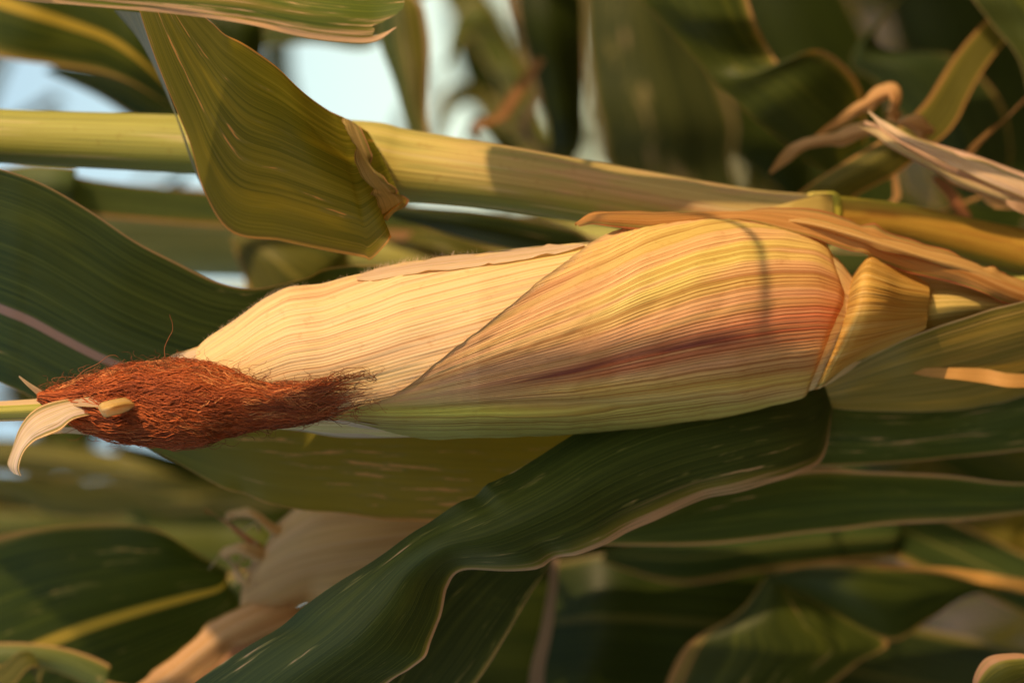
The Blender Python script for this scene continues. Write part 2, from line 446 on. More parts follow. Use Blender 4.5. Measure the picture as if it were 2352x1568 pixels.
C = lerpc(C, (.72, .45, .32), np.exp(-((PY-715)/30)**2-((X-700)/60)**2)*.5*sst(n2(X*.03, Wd*.3, 12), .35, .7))
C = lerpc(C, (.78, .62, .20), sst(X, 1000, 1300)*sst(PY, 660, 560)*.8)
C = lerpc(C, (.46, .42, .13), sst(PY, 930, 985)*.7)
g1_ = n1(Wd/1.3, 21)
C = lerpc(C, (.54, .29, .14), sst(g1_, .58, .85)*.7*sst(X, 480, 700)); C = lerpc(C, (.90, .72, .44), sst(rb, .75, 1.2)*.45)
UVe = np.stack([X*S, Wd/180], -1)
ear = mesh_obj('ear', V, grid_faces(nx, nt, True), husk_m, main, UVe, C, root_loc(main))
ear['label'] = 'thick ear wrapped in pale cream and rosy husks'

# outer husk: one big bract whose tip lies at the silk
EDX = [760, 830, 900, 960, 1050, 1120, 1200, 1310, 1340, 1400, 1480]
EDY = [948, 920, 899, 860, 790, 745, 686, 608, 588, 553, 524]
xs_ = np.array(EDX, float); th_e = th_of(xs_, np.array(EDY, float)); th_e[-1] = np.pi/2*.97
X0 = list(xs_)+[1560, 1650, 1800, 2000]; T0 = list(th_e)+[np.radians(103), np.radians(115), np.radians(126), np.radians(132)]
X1 = [760, 850, 920, 1000, 1150, 1400, 2000]
T1 = [th_of(np.array(760.), 952.), th_of(np.array(850.), 970.), th_of(np.array(920.), 986.), np.radians(-84), np.radians(-105), np.radians(-125), np.radians(-130)]
nu, nv = 260, 900
u = np.linspace(0, 1, nu)[:, None]; v = np.linspace(0, 1, nv)[None]
thb = np.interp(v, [0, 1], [np.radians(130), np.radians(-130)])
yb = (etop(np.array(1900.))+ebot(np.array(1900.)))/2 - (ebot(np.array(1900.))-etop(np.array(1900.)))/2*np.sin(thb)
RX = np.interp(yb, [560, 600, 650, 690, 740, 820, 890, 940], [1925, 1940, 1962, 1958, 1938, 1905, 1872, 1865])
X = RX + (762-RX)*u
t0 = smooth_interp(X, X0, T0, 101); t1 = smooth_interp(X, X1, T1, 71)
vv = v + 0*u
t0 = t0 + (.035*(n1(X*.016, 61)-.5) + .012*(n1(X*.06, 62)-.5))*sst(X, 790, 860)*(1-sst(X, 1430, 1500))
TH = t0 + (t1-t0)*vv
# vein coordinate: lines fan out from the bract's tip towards its base
fx = (np.clip(X-800, 6, None)/1160)**.75
dl = np.degrees(TH)+40
Wv = np.where(dl > 0, dl/fx, dl/(.55+.45*fx))/260
rb = rib(Wv*86, 2, 0)*sst(fx, .05, .3)
lip = np.exp(-vv/.012)
off = .0020 - .0008*sst(u, .75, 1.0) + .0002*rb*sst(u, 0, .05) + .0008*lip*sst(u, .35, .5) + .0008*(n2(u*3, TH*2.2, 14)-.5) + .0004*(n2(u*4, Wv*24, 15)-.5)*sst(fx, .1, .4)
# slack pleat low on the left and the tuck at the base
Xp, PYp = X, (etop(X)+ebot(X))/2-(ebot(X)-etop(X))/2*np.sin(TH)
off = off + .0014*np.exp(-((PYp-(935-.02*(X-1300)))/10)**2)*np.exp(-((X-1250)/170)**2) - .0016*np.exp(-((PYp-(918-.03*(X-1300)))/9)**2)*np.exp(-((X-1250)/190)**2)
off = off + .0013*np.exp(-((PYp-(870-.19*(X-1150)))/26)**2)*np.exp(-((X-1100)/150)**2)
off = off + (.0007*(n2(u*16, Wv*9, 71)-.5) + .0004*(n2(u*34, Wv*30, 72)-.5))*sst(u, .03, .1)*sst(fx, .1, .4)
off = off - .016*(1-sst(u, -.01, .035))**2
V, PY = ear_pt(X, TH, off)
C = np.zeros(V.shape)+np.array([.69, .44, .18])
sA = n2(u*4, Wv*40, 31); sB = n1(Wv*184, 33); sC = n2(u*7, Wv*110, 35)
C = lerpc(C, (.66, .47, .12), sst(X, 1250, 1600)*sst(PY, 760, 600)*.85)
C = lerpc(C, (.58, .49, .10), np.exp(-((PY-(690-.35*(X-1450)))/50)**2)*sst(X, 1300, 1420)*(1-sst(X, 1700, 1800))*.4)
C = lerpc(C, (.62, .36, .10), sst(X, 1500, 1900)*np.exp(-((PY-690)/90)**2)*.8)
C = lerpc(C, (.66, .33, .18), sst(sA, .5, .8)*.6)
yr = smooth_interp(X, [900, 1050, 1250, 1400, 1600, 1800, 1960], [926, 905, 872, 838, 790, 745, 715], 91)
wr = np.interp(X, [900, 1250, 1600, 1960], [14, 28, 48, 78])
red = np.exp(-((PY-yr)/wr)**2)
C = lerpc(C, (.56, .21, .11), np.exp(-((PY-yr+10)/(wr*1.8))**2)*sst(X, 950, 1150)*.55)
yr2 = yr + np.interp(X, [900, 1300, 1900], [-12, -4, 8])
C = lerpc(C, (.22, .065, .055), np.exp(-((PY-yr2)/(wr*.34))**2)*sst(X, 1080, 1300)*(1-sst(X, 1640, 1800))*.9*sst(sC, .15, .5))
C = lerpc(C, (.40, .20, .14), np.exp(-((PY-(825-.27*(X-1150)))/26)**2)*np.exp(-((X-1130)/170)**2)*.35)  # darker purple brown band, shade put into the husk colour
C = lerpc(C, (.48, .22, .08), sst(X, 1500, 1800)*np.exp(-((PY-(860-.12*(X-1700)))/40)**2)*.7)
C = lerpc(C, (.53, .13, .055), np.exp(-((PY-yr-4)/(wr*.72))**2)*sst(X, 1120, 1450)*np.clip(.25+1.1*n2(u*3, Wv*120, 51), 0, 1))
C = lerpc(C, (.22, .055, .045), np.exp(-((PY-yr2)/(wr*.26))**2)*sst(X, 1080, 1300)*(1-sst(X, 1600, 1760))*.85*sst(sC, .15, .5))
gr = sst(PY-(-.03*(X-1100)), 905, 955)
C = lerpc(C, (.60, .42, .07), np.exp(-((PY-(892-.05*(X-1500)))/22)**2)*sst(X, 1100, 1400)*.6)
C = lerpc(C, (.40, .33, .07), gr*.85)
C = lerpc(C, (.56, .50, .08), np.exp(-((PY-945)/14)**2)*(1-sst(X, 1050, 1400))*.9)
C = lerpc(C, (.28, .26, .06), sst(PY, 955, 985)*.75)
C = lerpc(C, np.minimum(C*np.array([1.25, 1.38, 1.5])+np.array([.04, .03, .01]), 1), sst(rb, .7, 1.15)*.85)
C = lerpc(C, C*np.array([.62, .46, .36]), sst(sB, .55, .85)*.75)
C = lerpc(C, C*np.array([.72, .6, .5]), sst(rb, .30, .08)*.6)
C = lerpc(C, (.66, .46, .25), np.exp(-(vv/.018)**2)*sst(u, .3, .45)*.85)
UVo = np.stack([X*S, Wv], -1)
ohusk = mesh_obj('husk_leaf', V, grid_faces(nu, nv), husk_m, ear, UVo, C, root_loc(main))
ohusk['label'] = 'outer husk leaf with a diagonal edge and red streak'

def hsheet(name, rows, mat=None, nu=40, nv=14, **kw):
    return sheet(name, rows, mat or pale_m, ear, nu, nv, **kw)
pale_m = leaf_mat(g1=(.66, .47, .27), g2=(.82, .66, .43), dry=(.45, .26, .12), wa=.03, wb=.03, spot=.08, freq=16, trans=.3, seed=41, tint=(1.15, .95, .7), rough=.6)
palegreen_m = leaf_mat(g1=(.46, .44, .16), g2=(.75, .62, .36), dry=(.55, .36, .18), wa=.03, wb=.03, spot=.1, freq=16, trans=.3, seed=42, tint=(1.15, 1, .6), rough=.6)
# rolled margin of the second husk along the top
def surf_d(x, y):
    x = np.array(float(x)); t, bo = etop(x), ebot(x); h = (bo-t)/2; q = np.clip(((t+bo)/2-y)/h, -1, 1)
    return float(-h*S*.95*np.sqrt(1-q*q))
MR = []
for x_, wd in ((812, 2), (850, 9), (900, 14), (960, 16), (1050, 17), (1150, 15), (1230, 11), (1290, 7), (1335, 2)):
    t_ = float(etop(np.array(float(x_))))
    yb_ = t_ + 6 + wd*1.15
    MR.append(((x_, t_-3+ (0 if wd > 5 else 8), surf_d(x_, t_+1)+.0015), (x_+4, t_+wd*.45, surf_d(x_, t_+wd*.45)-.0030), (x_+8, yb_, surf_d(x_, yb_)-.0022)))
hsheet('husk_leaf', MR, None, 70, 12, ripple=.0004, rfreq=50)
# little husk sheets at the lower left, greyish
hsheet('husk_leaf', [((640, 960, -.006), (640, 985, .006)), ((720, 962, -.012), (700, 992, .004)), ((800, 965, -.015), (770, 1004, .003)), ((880, 978, -.014), (860, 1006, .003)), ((985, 994, -.006), (980, 1003, .004))],
       leaf_mat(g1=(.52, .38, .24), g2=(.66, .52, .36), dry=(.5, .3, .16), wa=.02, wb=.05, spot=.05, freq=14, trans=.25, seed=43, tint=(1.1, 1, .8), rough=.65), 40, 10)
# pale pointed husk rising behind the silk
hsheet('husk_leaf', [((372, 830, -.004), (376, 842, -.008)), ((400, 812, -.003), (410, 850, -.009)), ((440, 800, -.002), (455, 850, -.010)), ((500, 780, .0), (520, 850, -.010))], None, 24, 10)
# tip bracts: flag hanging over, green strip, spike, curl in the silk
hsheet('husk_tip', [((300, 935, -.012), (305, 958, -.016)), ((230, 915, -.016), (240, 950, -.020)), ((170, 914, -.019), (172, 962, -.024)), ((108, 926, -.021), (138, 988, -.026)),
                    ((70, 948, -.022), (104, 1002, -.027)), ((44, 984, -.021), (78, 1014, -.026)), ((28, 1030, -.020), (55, 1038, -.026)), ((17, 1062, -.019), (44, 1072, -.025)), ((22, 1078, -.019), (49, 1093, -.024))],
       leaf_mat(g1=(.62, .42, .22), g2=(.85, .68, .46), dry=(.5, .28, .12), wa=.05, wb=.07, spot=.25, freq=9, trans=.35, seed=44, tint=(1.15, .95, .65), rough=.6), 60, 14, crease=.0006)
hsheet('husk_tip', [((180, 905, -.004), (185, 965, -.004), .004), ((90, 915, -.002), (90, 966, -.002), .004), ((0, 921, .0), (0, 968, .0), .004), ((-120, 926, .002), (-120, 968, .002), .004), ((-260, 940, .004), (-260, 950, .004))],
       leaf_mat(g1=(.36, .36, .06), g2=(.50, .46, .10), dry=(.70, .50, .28), wa=.30, wb=.10, spot=.05, freq=10, trans=.3, seed=45, tint=(1.2, 1.1, .5), rough=.6), 40, 14)
hsheet('husk_tip', [((118, 922, -.006), (108, 928, -.007)), ((98, 898, -.008), (84, 906, -.009)), ((70, 880, -.010), (62, 886, -.011)), ((44, 862, -.012), (43, 866, -.012))], None, 16, 6)
hsheet('husk_tip', [((330, 915, -.018), (340, 945, -.018), .004), ((290, 912, -.026), (290, 948, -.025), .006), ((255, 918, -.030), (258, 955, -.028), .008), ((232, 925, -.031), (240, 958, -.028), .006), ((225, 936, -.028), (228, 943, -.028), .0)],
       leaf_mat(g1=(.72, .48, .14), g2=(.80, .60, .26), dry=(.5, .28, .12), wa=.03, wb=.03, spot=0, freq=8, trans=.4, seed=46, tint=(1.1, .9, .5), rough=.5), 24, 12)
hsheet('husk_tip', [((350, 905, -.016), (330, 935, -.020)), ((280, 908, -.022), (285, 938, -.026)), ((210, 910, -.022), (220, 935, -.025)), ((125, 926, -.018), (125, 930, -.018))],
       leaf_mat(g1=(.42, .26, .14), g2=(.55, .38, .22), dry=(.4, .2, .1), wa=.03, wb=.03, spot=0, freq=8, trans=.2, seed=47, tint=(1.1, .9, .5), rough=.6), 24, 10)
hsheet('husk_tip', [((210, 985, -.004), (215, 1000, .0)), ((150, 980, -.006), (155, 995, -.002)), ((100, 985, -.006), (105, 998, -.003)), ((60, 1000, -.006), (62, 1004, -.005))], None, 16, 6)

# folded collar at the ear's base
fold_m = leaf_mat(g1=(.52, .26, .05), g2=(.70, .44, .10), dry=(.62, .40, .16), wa=.0, wb=.03, spot=0, freq=9, trans=.22, seed=48, tint=(1.1, .95, .4), rough=.5, bump=.0016)
FR = [((1946, 650, .016), (1978, 606, -.004), (2000, 588, -.008), (2030, 596, -.004), (2075, 612, .006), (2130, 640, .010)),
      ((1942, 674, .006), (1966, 642, -.024), (1990, 628, -.030), (2030, 640, -.028), (2072, 655, -.020), (2135, 668, -.010)),
      ((1930, 724, .004), (1955, 716, -.028), (1985, 712, -.034), (2030, 712, -.031), (2075, 716, -.022), (2130, 716, -.012)),
      ((1904, 793, .006), (1928, 790, -.026), (1955, 786, -.031), (2000, 776, -.028), (2060, 760, -.020), (2128, 742, -.012)),
      ((1874, 850, .008), (1897, 852, -.018), (1916, 846, -.022), (1950, 828, -.019), (2010, 796, -.012), (2110, 764, -.008)),
      ((1866, 892, .002), (1874, 894, -.008), (1886, 890, -.012), (1904, 876, -.010), (1925, 858, -.004), (1960, 835, .002))]
hsheet('husk_fold', [[r[k] for r in FR] for k in range(6)], fold_m, 40, 90)
# shank husk running away to the right, striped
hsheet('husk_leaf', [((2050, 610, .006), (2050, 790, .006), .012), ((2120, 632, .004), (2120, 785, .004), .012), ((2200, 645, .002), (2210, 760, .002), .010), ((2300, 672, .004), (2310, 735, .004), .006), ((2450, 700, .014), (2450, 740, .014), .004), ((2700, 690, .030), (2700, 730, .030), .004)],
       leaf_mat(g1=(.34, .24, .06), g2=(.62, .45, .13), dry=(.6, .4, .15), wa=.02, wb=.04, spot=0, freq=7, trans=.15, seed=49, tint=(1.1, .95, .4), rough=.55, bump=.0014), 40, 30)
# shank that joins the ear to the stalk
tube('shank', [P(1980, 720, .0), P(2150, 700, .008), P(2352, 690, .016), P(2700, 660, .030), P(2950, 668, .034)], [.011, .009, .008, .008, .009],
     leaf_mat(g1=(.30, .28, .06), g2=(.42, .36, .09), wa=0, wb=0, spot=0, seed=50, trans=0.0), ear, 20, 30)
# dry orange bract lying along the top of the ear
dryo = leaf_mat(g1=(.46, .19, .045), g2=(.60, .33, .10), dry=(.42, .13, .05), wa=.06, wb=.05, spot=.15, freq=7, trans=.25, seed=51, tint=(1.15, .85, .45), rough=.6, bump=.0014)
hsheet('husk_leaf', [((1326, 526, -.004), (1330, 522, -.006)), ((1345, 504, -.003), (1365, 512, -.008)), ((1385, 491, -.001), (1420, 516, -.009), .002), ((1500, 490, .004), (1500, 521, -.008), .002), ((1620, 489, .008), (1620, 512, -.004), .003), ((1740, 486, .008), (1740, 514, -.006), .003),
                     ((1850, 486, .006), (1860, 540, -.008), .003), ((1960, 505, .004), (1960, 575, -.010), .004), ((2090, 548, .002), (2080, 622, -.010), .004), ((2210, 590, .0), (2200, 652, -.010), .004), ((2352, 652, .004), (2340, 705, -.004), .003), ((2500, 690, .014), (2500, 730, .010)), ((2750, 680, .030), (2750, 700, .028))],
       dryo, 120, 24, ripple=.0012, rfreq=22, crease=-.002)
hsheet('husk_leaf', [((1700, 492, .004), (1700, 500, .002)), ((1850, 500, -.004), (1850, 520, -.008), .002), ((1980, 530, -.009), (1980, 560, -.012), .003), ((2120, 575, -.008), (2120, 600, -.013), .003), ((2250, 605, -.004), (2240, 640, -.010), .003), ((2340, 640, .0), (2330, 690, -.004), .002), ((2480, 690, .012), (2480, 720, .010))],
       leaf_mat(g1=(.50, .25, .06), g2=(.62, .38, .12), dry=(.36, .11, .04), wa=.05, wb=.05, spot=.1, freq=5, trans=.25, seed=52, tint=(1.15, .85, .45), rough=.6, bump=.0014), 80, 14, ripple=.0008, rfreq=25)

# silk -------------------------------------------------------------
SX = [85, 120, 180, 250, 320, 400, 460, 520, 580, 620, 700, 780, 830, 870]
ST = [904, 890, 866, 846, 834, 826, 832, 850, 872, 884, 880, 868, 862, 880]
SB = [920, 945, 985, 1006, 1014, 1024, 1018, 1000, 986, 980, 972, 952, 935, 905]
s_m = NT('silk_thread'); a_ = s_m.n('ShaderNodeVertexColor', layer_name='Col').outputs[0]
silk_m = s_m.finish(a_, .55, .3, .25, s_m.mix(1.0, a_, (1.5, .9, .6, 1), 'MULTIPLY'))
def silk_pt(x, a, rho):
    """a: -1 (bottom) .. 1 (top) front side; rho radius share"""
    t = np.interp(x, SX, ST); b = np.interp(x, SX, SB); c = (t+b)/2; h = (b-t)/2
    th = a*np.pi/2
    base = np.interp(x, [85, 300, 480, 700, 870], [-.008, -.010, -.016, -.024, -.026])
    dep = np.interp(x, [85, 250, 420, 600, 870], [.006, .016, .017, .010, .006])
    return np.stack([x, c - h*rho*np.sin(th), base - dep*rho*np.cos(th)], -1)
paths, rads, cols = [], [], []
rs = np.random.default_rng(23)
def thread(x0, Lx, a0, da, r0, lockw, lockph, lockf, n=26, kx=1.0):
    tt = np.linspace(0, 1, n); xs = x0 + Lx*tt
    f2 = rs.uniform(3, 7)*Lx/200
    aa = a0 + da*(tt-.5) + lockw*np.sin(lockf*xs+lockph) + rs.uniform(.005, .024)*np.sin(2*np.pi*(f2*tt+rs.random())) + rs.normal(0, .05)*(tt-.3)
    rho = r0 + .05*np.sin(lockf*1.3*xs+lockph*2) + rs.uniform(.01, .035)*np.sin(2*np.pi*(f2*tt+rs.random()))
    xs = xs + rs.uniform(.5, 3)*np.sin(2*np.pi*(f2*.9*tt+rs.random()))
    rho = rho*(1+sst(xs, 690, 860)*rs.normal(.10, .35)); aa = aa + sst(xs, 680, 860)*rs.normal(0, .35)
    ok = (xs > 84) & (xs < rs.uniform(740, 875))
    if ok.sum() < 8: return None
    return silk_pt(xs, aa, rho)[ok]
for i in range(340):
    ax = rs.uniform(70, 700); aL = rs.uniform(170, 400); a0 = rs.uniform(-1.0, 1.0); da = rs.normal(.0, .30)
    lim = rs.uniform(500, 790)
    if ax + aL > lim: aL = max(90, lim-ax); ax = min(ax, lim-90)
    r0 = 1.04 - .42*rs.random()**1.4; lw = rs.uniform(.02, .09); lf = rs.uniform(.02, .055); ph = rs.uniform(0, 6.28)
    m_ = rs.random(); lc = np.array([.60, .155, .040])*(1-m_) + np.array([.32, .066, .020])*m_
    if rs.random() < .10: lc = np.array([.70, .29, .10])
    for k in range(int(rs.integers(10, 22))):
        q = thread(ax+rs.normal(0, 26), aL*rs.uniform(.7, 1.2), a0+rs.normal(0, .055), da+rs.normal(0, .06), r0+rs.normal(0, .03), lw, ph+rs.normal(0, .25), lf)
        if q is None: continue
        paths.append(np.array([P(*w) for w in q])); rads.append(rs.uniform(.00009, .00019)); cols.append(lc*rs.uniform(.75, 1.3))
# looser wisps that end raggedly over the pale husk
for i in range(260):
    q = thread(rs.uniform(560, 760), rs.uniform(60, 190), rs.uniform(-.9, 1.05), rs.normal(0, .5), rs.uniform(.55, 1.15), rs.uniform(.03, .12), rs.uniform(0, 6.28), rs.uniform(.03, .09), 22)
    if q is None: continue
    paths.append(np.array([P(*w) for w in q])); rads.append(rs.uniform(.00010, .00018)); cols.append(np.array([.26, .07, .024])*rs.uniform(.6, 1.3))
# stray threads that leave the tuft
for i in range(420):
    n = 16; x0 = rs.uniform(100, 860); side = 1 if rs.random() < .72 else -1
    p0 = silk_pt(np.array([x0]), np.array([side*rs.uniform(.55, 1.0)]), np.array([1.0]))[0]
    L = rs.uniform(15, 75)*(1.6 if rs.random() < .12 else 1)
    ang = rs.uniform(-2.6, 2.6); bend = rs.normal(0, 2.2)
    tt = np.linspace(0, 1, n); an = ang + bend*tt + .8*np.sin(2*np.pi*(rs.uniform(.5, 2)*tt+rs.random()))
    dx = np.cumsum(np.cos(an))*L/n; dy = -side*np.abs(np.cumsum(np.sin(an)))*L/n*.55
    dz = -np.abs(np.cumsum(rs.normal(0, .0004, n)))*.6
    q = np.stack([p0[0]+dx, p0[1]+dy, p0[2]+dz-.001], -1)
    paths.append(np.array([P(*k) for k in q])); rads.append(rs.uniform(.00008, .00014))
    cols.append(np.array([.30, .10, .035])*rs.uniform(.6, 1.3))
for q in ([(380, 826), (378, 800), (388, 775), (396, 760), (396, 742), (391, 728), (390, 722)], [(170, 872), (195, 850), (225, 835), (248, 818), (264, 816), (272, 821)]):
    q = np.array([(a, b, -.02) for a, b in q]); t_ = np.linspace(0, 1, 24)
    paths.append(crom(np.array([P(*k) for k in q]), t_)); rads.append(.00017); cols.append(np.array([.28, .09, .03]))
strands('silk', paths, rads, silk_m, ear, 3, 'stuff', np.array(cols))
# matted core under the threads
xx = np.linspace(100, 640, 60)[:, None]; aa = np.linspace(-1.9, 2.1, 40)[None]
q = silk_pt(np.repeat(xx, 40, 1), np.repeat(aa, 60, 0), (.62+.2*n2(np.repeat(xx, 40, 1)*.05, np.repeat(aa, 60, 0)*5, 3))*np.interp(np.repeat(xx, 40, 1), [100, 130, 520, 640], [.3, 1, 1, .25]))
mesh_obj('silk_core', np.array([P(*k) for k in q.reshape(-1, 3)]), grid_faces(60, 40), s_m.mat, ear, None,
         np.tile([[.20, .05, .017]], (2400, 1)), root_loc(main))

# fine down on the husk margins
paths, rads, cols = [], [], []
def fuzz(pts, n, length, d0, tilt=0.0):
    pts = np.array(pts, float)
    for i in range(n):
        p = crom(np.c_[pts, np.zeros(len(pts))], np.array([rs.random()]))[0]
        an = math.pi/2 + tilt + rs.normal(0, .35); L = length*rs.uniform(.4, 1.2); k = np.linspace(0, 1, 5)
        q = np.stack([p[0]+np.cos(an)*L*k + rs.normal(0, 1)*k*k*3, p[1]-np.sin(an)*L*k+3, np.full(5, d0+rs.normal(0, .002))], -1)
        paths.append(np.array([P(*w) for w in q])); rads.append(.000035); cols.append(np.array([.8, .66, .5]))
fuzz([(470, 782), (540, 737), (600, 692), (660, 663), (740, 657), (800, 639)], 260, 13, -.004)
fuzz([(830, 628), (900, 606), (1000, 590), (1100, 580)], 160, 13, -.002)
fuzz([(1480, 522), (1340, 589), (1200, 686), (1050, 790), (960, 860), (880, 905)], 160, 9, -.030, .6)
strands('husk_down', paths, rads, silk_m, ear, 3, 'stuff', np.array(cols))

# ================================================================== leaves of the main plant
def L(rows, mat, par=main, nu=70, nv=16, name='leaf', **kw):
    return sheet(name, rows, mat, par, nu, nv, **kw)
DK1, DK2 = (.030, .058, .026), (.052, .080, .034)
# blade at the upper collar: bends over and leaves through the picture's top edge
L([((850, 300, .022), (925, 462, .010), .0), ((836, 290, .018), (882, 500, .004), .002), ((820, 282, .015), (872, 522, .0), .003), ((806, 275, .012), (893, 548, -.002), .004), ((792, 268, .009), (880, 572, -.002), .005), ((776, 261, .006), (856, 594, .002), .007), ((752, 248, .002), (838, 588, .004), .008), ((690, 203, -.012), (760, 573, .010), .008), ((640, 157, -.020), (645, 549, .014), .006),
   ((585, 116, -.026), (534, 531, .014), .004), ((540, 88, -.03), (468, 432, .010), .002), ((500, 63, -.032), (424, 312, .004), .0), ((460, 38, -.034), (372, 172, -.004), .0), ((420, 8, -.034), (328, 30, -.010), .0), ((360, -60, -.03), (290, -90, -.01), .0), ((260, -190, -.0), (210, -210, .01)), ((140, -300, .05), (110, -300, .06))],
  leaf_mat(g1=(.125, .135, .014), g2=(.27, .245, .032), dry=(.66, .36, .13), wa=.010, wb=.035, spot=.25, freq=30, trans=.62, seed=1, tint=(1.8, 1.45, .5)), nu=110, nv=30, ripple=.001, rfreq=14)
L([((330, 30, -.008), (262, 24, .03)), ((372, 172, -.002), (330, 110, .03)), ((424, 312, .006), (398, 255, .026)), ((468, 432, .012), (452, 405, .024)), ((530, 530, .016), (520, 520, .02))],
  leaf_mat(g1=(.10, .12, .085), g2=(.15, .17, .12), dry=(.5, .3, .15), wa=.0, wb=.0, spot=0, freq=8, trans=.2, seed=2), nu=40, nv=8)
# collar
L([((790, 268, .006), (815, 282, .012)), ((806, 320, -.004), (846, 352, .006)), ((826, 378, -.006), (876, 410, .004)), ((848, 425, -.005), (908, 440, .006)), ((868, 470, -.002), (934, 456, .012)), ((878, 500, .003), (925, 468, .014)), ((884, 512, .004), (905, 490, .012))],
  leaf_mat(g1=(.50, .36, .12), g2=(.62, .45, .18), dry=(.46, .24, .12), wa=.04, wb=.06, spot=.2, freq=5, trans=.25, seed=3, tint=(1.1, .9, .5), bump=.001), nu=50, nv=14, name='collar', ripple=.0012, rfreq=70)
# broad blue green blade behind the ear's tip, pink midrib
L([((1500, 620, .045), (1500, 760, .050), .0), ((1150, 615, .045), (1150, 850, .055), .0), ((800, 610, .045), (800, 990, .06), .0), ((690, 638, .036), (640, 1010, .060), .004), ((590, 664, .030), (480, 1010, .058), .006), ((500, 650, .026), (380, 1000, .054), .006),
   ((400, 602, .022), (290, 990, .050), .006), ((300, 550, .018), (200, 962, .046), .006), ((200, 482, .016), (110, 925, .042), .006), ((100, 424, .014), (50, 895, .040), .006), ((0, 386, .014), (-20, 865, .040), .006), ((-200, 330, .02), (-200, 780, .05), .004), ((-500, 330, .12), (-500, 700, .12), .0), ((-800, 440, .2), (-800, 560, .2))],
  leaf_mat(g1=(.042, .066, .026), g2=(.075, .100, .036), dry=(.66, .40, .18), wa=.016, wb=.008, spot=.20, mid=.66, midw=.028, midc=(.50, .29, .24), freq=40, trans=.30, seed=4), nu=130, nv=40, ripple=.0014, rfreq=9)
# blade below the ear, its sunlit part painted in as a yellow gradient
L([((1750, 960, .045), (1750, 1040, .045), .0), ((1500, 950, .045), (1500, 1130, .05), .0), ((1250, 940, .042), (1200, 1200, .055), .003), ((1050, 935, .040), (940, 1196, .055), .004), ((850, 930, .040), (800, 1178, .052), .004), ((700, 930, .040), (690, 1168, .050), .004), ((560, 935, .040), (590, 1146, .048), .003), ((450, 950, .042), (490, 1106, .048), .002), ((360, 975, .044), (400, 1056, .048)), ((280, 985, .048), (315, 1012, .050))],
  leaf_mat(g1=(.048, .078, .022), g2=(.085, .11, .028), dry=(.62, .36, .14), wa=.01, wb=.026, spot=.42, freq=36, trans=.45, seed=5, lit_grad=(.24, .15, (.33, .27, .03))), nu=100, nv=30, ripple=.0008, rfreq=12)
# dark blade crossing below the ear, wavy pale margin
L([((1915, 890, .030), (1912, 938, .030), .0), ((1850, 880, .020), (1884, 1048, .028), .004), ((1740, 880, .012), (1832, 1084, .020), .008), ((1600, 900, .008), (1745, 1112, .012), .010), ((1470, 925, .006), (1600, 1156, .006), .012), ((1330, 985, .004), (1480, 1200, .002), .013),
   ((1180, 1080, .0), (1370, 1252, -.002), .013), ((1060, 1152, -.004), (1210, 1304, -.002), .012), ((960, 1216, -.006), (1068, 1302, -.004), .011), ((860, 1282, -.008), (1022, 1345, -.002), .010), ((760, 1352, -.008), (1010, 1425, -.004), .010), ((650, 1430, -.008), (985, 1490, -.006), .010), ((540, 1504, -.006), (945, 1530, -.006), .010), ((445, 1572, -.004), (880, 1580, -.004), .010), ((280, 1700, .0), (700, 1760, .0), .008), ((60, 1900, .01), (400, 1990, .01), .004), ((-200, 2160, .02), (-120, 2200, .02))],
  leaf_mat(g1=(.026, .042, .016), g2=(.044, .062, .022), dry=(.52, .33, .20), wa=.0, wb=.036, spot=.24, freq=44, trans=.16, seed=6, rough=.36), nu=150, nv=40, ripple=.0012, rfreq=16)
# its other half hanging in the shade behind
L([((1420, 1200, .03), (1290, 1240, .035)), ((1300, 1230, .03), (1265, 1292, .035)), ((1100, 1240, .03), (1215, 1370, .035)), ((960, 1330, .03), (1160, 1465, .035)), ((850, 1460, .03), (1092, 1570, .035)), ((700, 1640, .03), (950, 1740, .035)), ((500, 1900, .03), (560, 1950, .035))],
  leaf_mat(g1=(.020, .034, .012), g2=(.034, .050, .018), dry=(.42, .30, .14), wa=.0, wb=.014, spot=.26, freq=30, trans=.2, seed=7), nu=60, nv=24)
# blades running off to the right under the collar
L([((1890, 872, .012), (1912, 936, .02), .0), ((1960, 838, .006), (1960, 944, .024), .004), ((2030, 800, -.002), (2050, 948, .028), .006), ((2095, 770, -.008), (2130, 948, .030), .008), ((2200, 734, -.010), (2230, 940, .030), .010), ((2352, 690, -.008), (2352, 908, .030), .012), ((2550, 640, .0), (2550, 860, .034), .010), ((2900, 620, .026), (2900, 740, .04), .004)],
  leaf_mat(g1=(.15, .13, .022), g2=(.33, .23, .05), dry=(.50, .35, .17), wa=.05, wb=.015, spot=0, freq=14, trans=.25, seed=8, tint=(1.4, 1.2, .4)), nu=80, nv=26, ripple=.0005, rfreq=20)
L([((2088, 850, .004), (2090, 856, .003)), ((2130, 844, .0), (2135, 866, -.001)), ((2200, 844, -.002), (2200, 872, -.004)), ((2260, 846, -.002), (2260, 880, -.004)), ((2352, 858, -.002), (2352, 890, -.004)), ((2560, 840, .02), (2560, 870, .02))],
  dry_mat((.62, .34, .11), (.50, .24, .06), .3, 9, 3), nu=40, nv=8, name='leaf')  # narrow orange strip laid over the blade
L([((1840, 935, .045), (1840, 1060, .05)), ((1915, 925, .044), (1890, 1072, .05), .002), ((2050, 938, .042), (2050, 1066, .05), .004), ((2200, 930, .040), (2200, 1052, .05), .004), ((2352, 900, .036), (2352, 1034, .048), .004), ((2600, 830, .03), (2600, 980, .05), .004), ((2950, 700, .034), (2950, 800, .045))],
  leaf_mat(g1=(.036, .060, .020), g2=(.060, .082, .024), dry=(.46, .29, .15), wa=.02, wb=.025, spot=.30, freq=24, trans=.3, seed=10), nu=70, nv=20, ripple=.0006, rfreq=14)
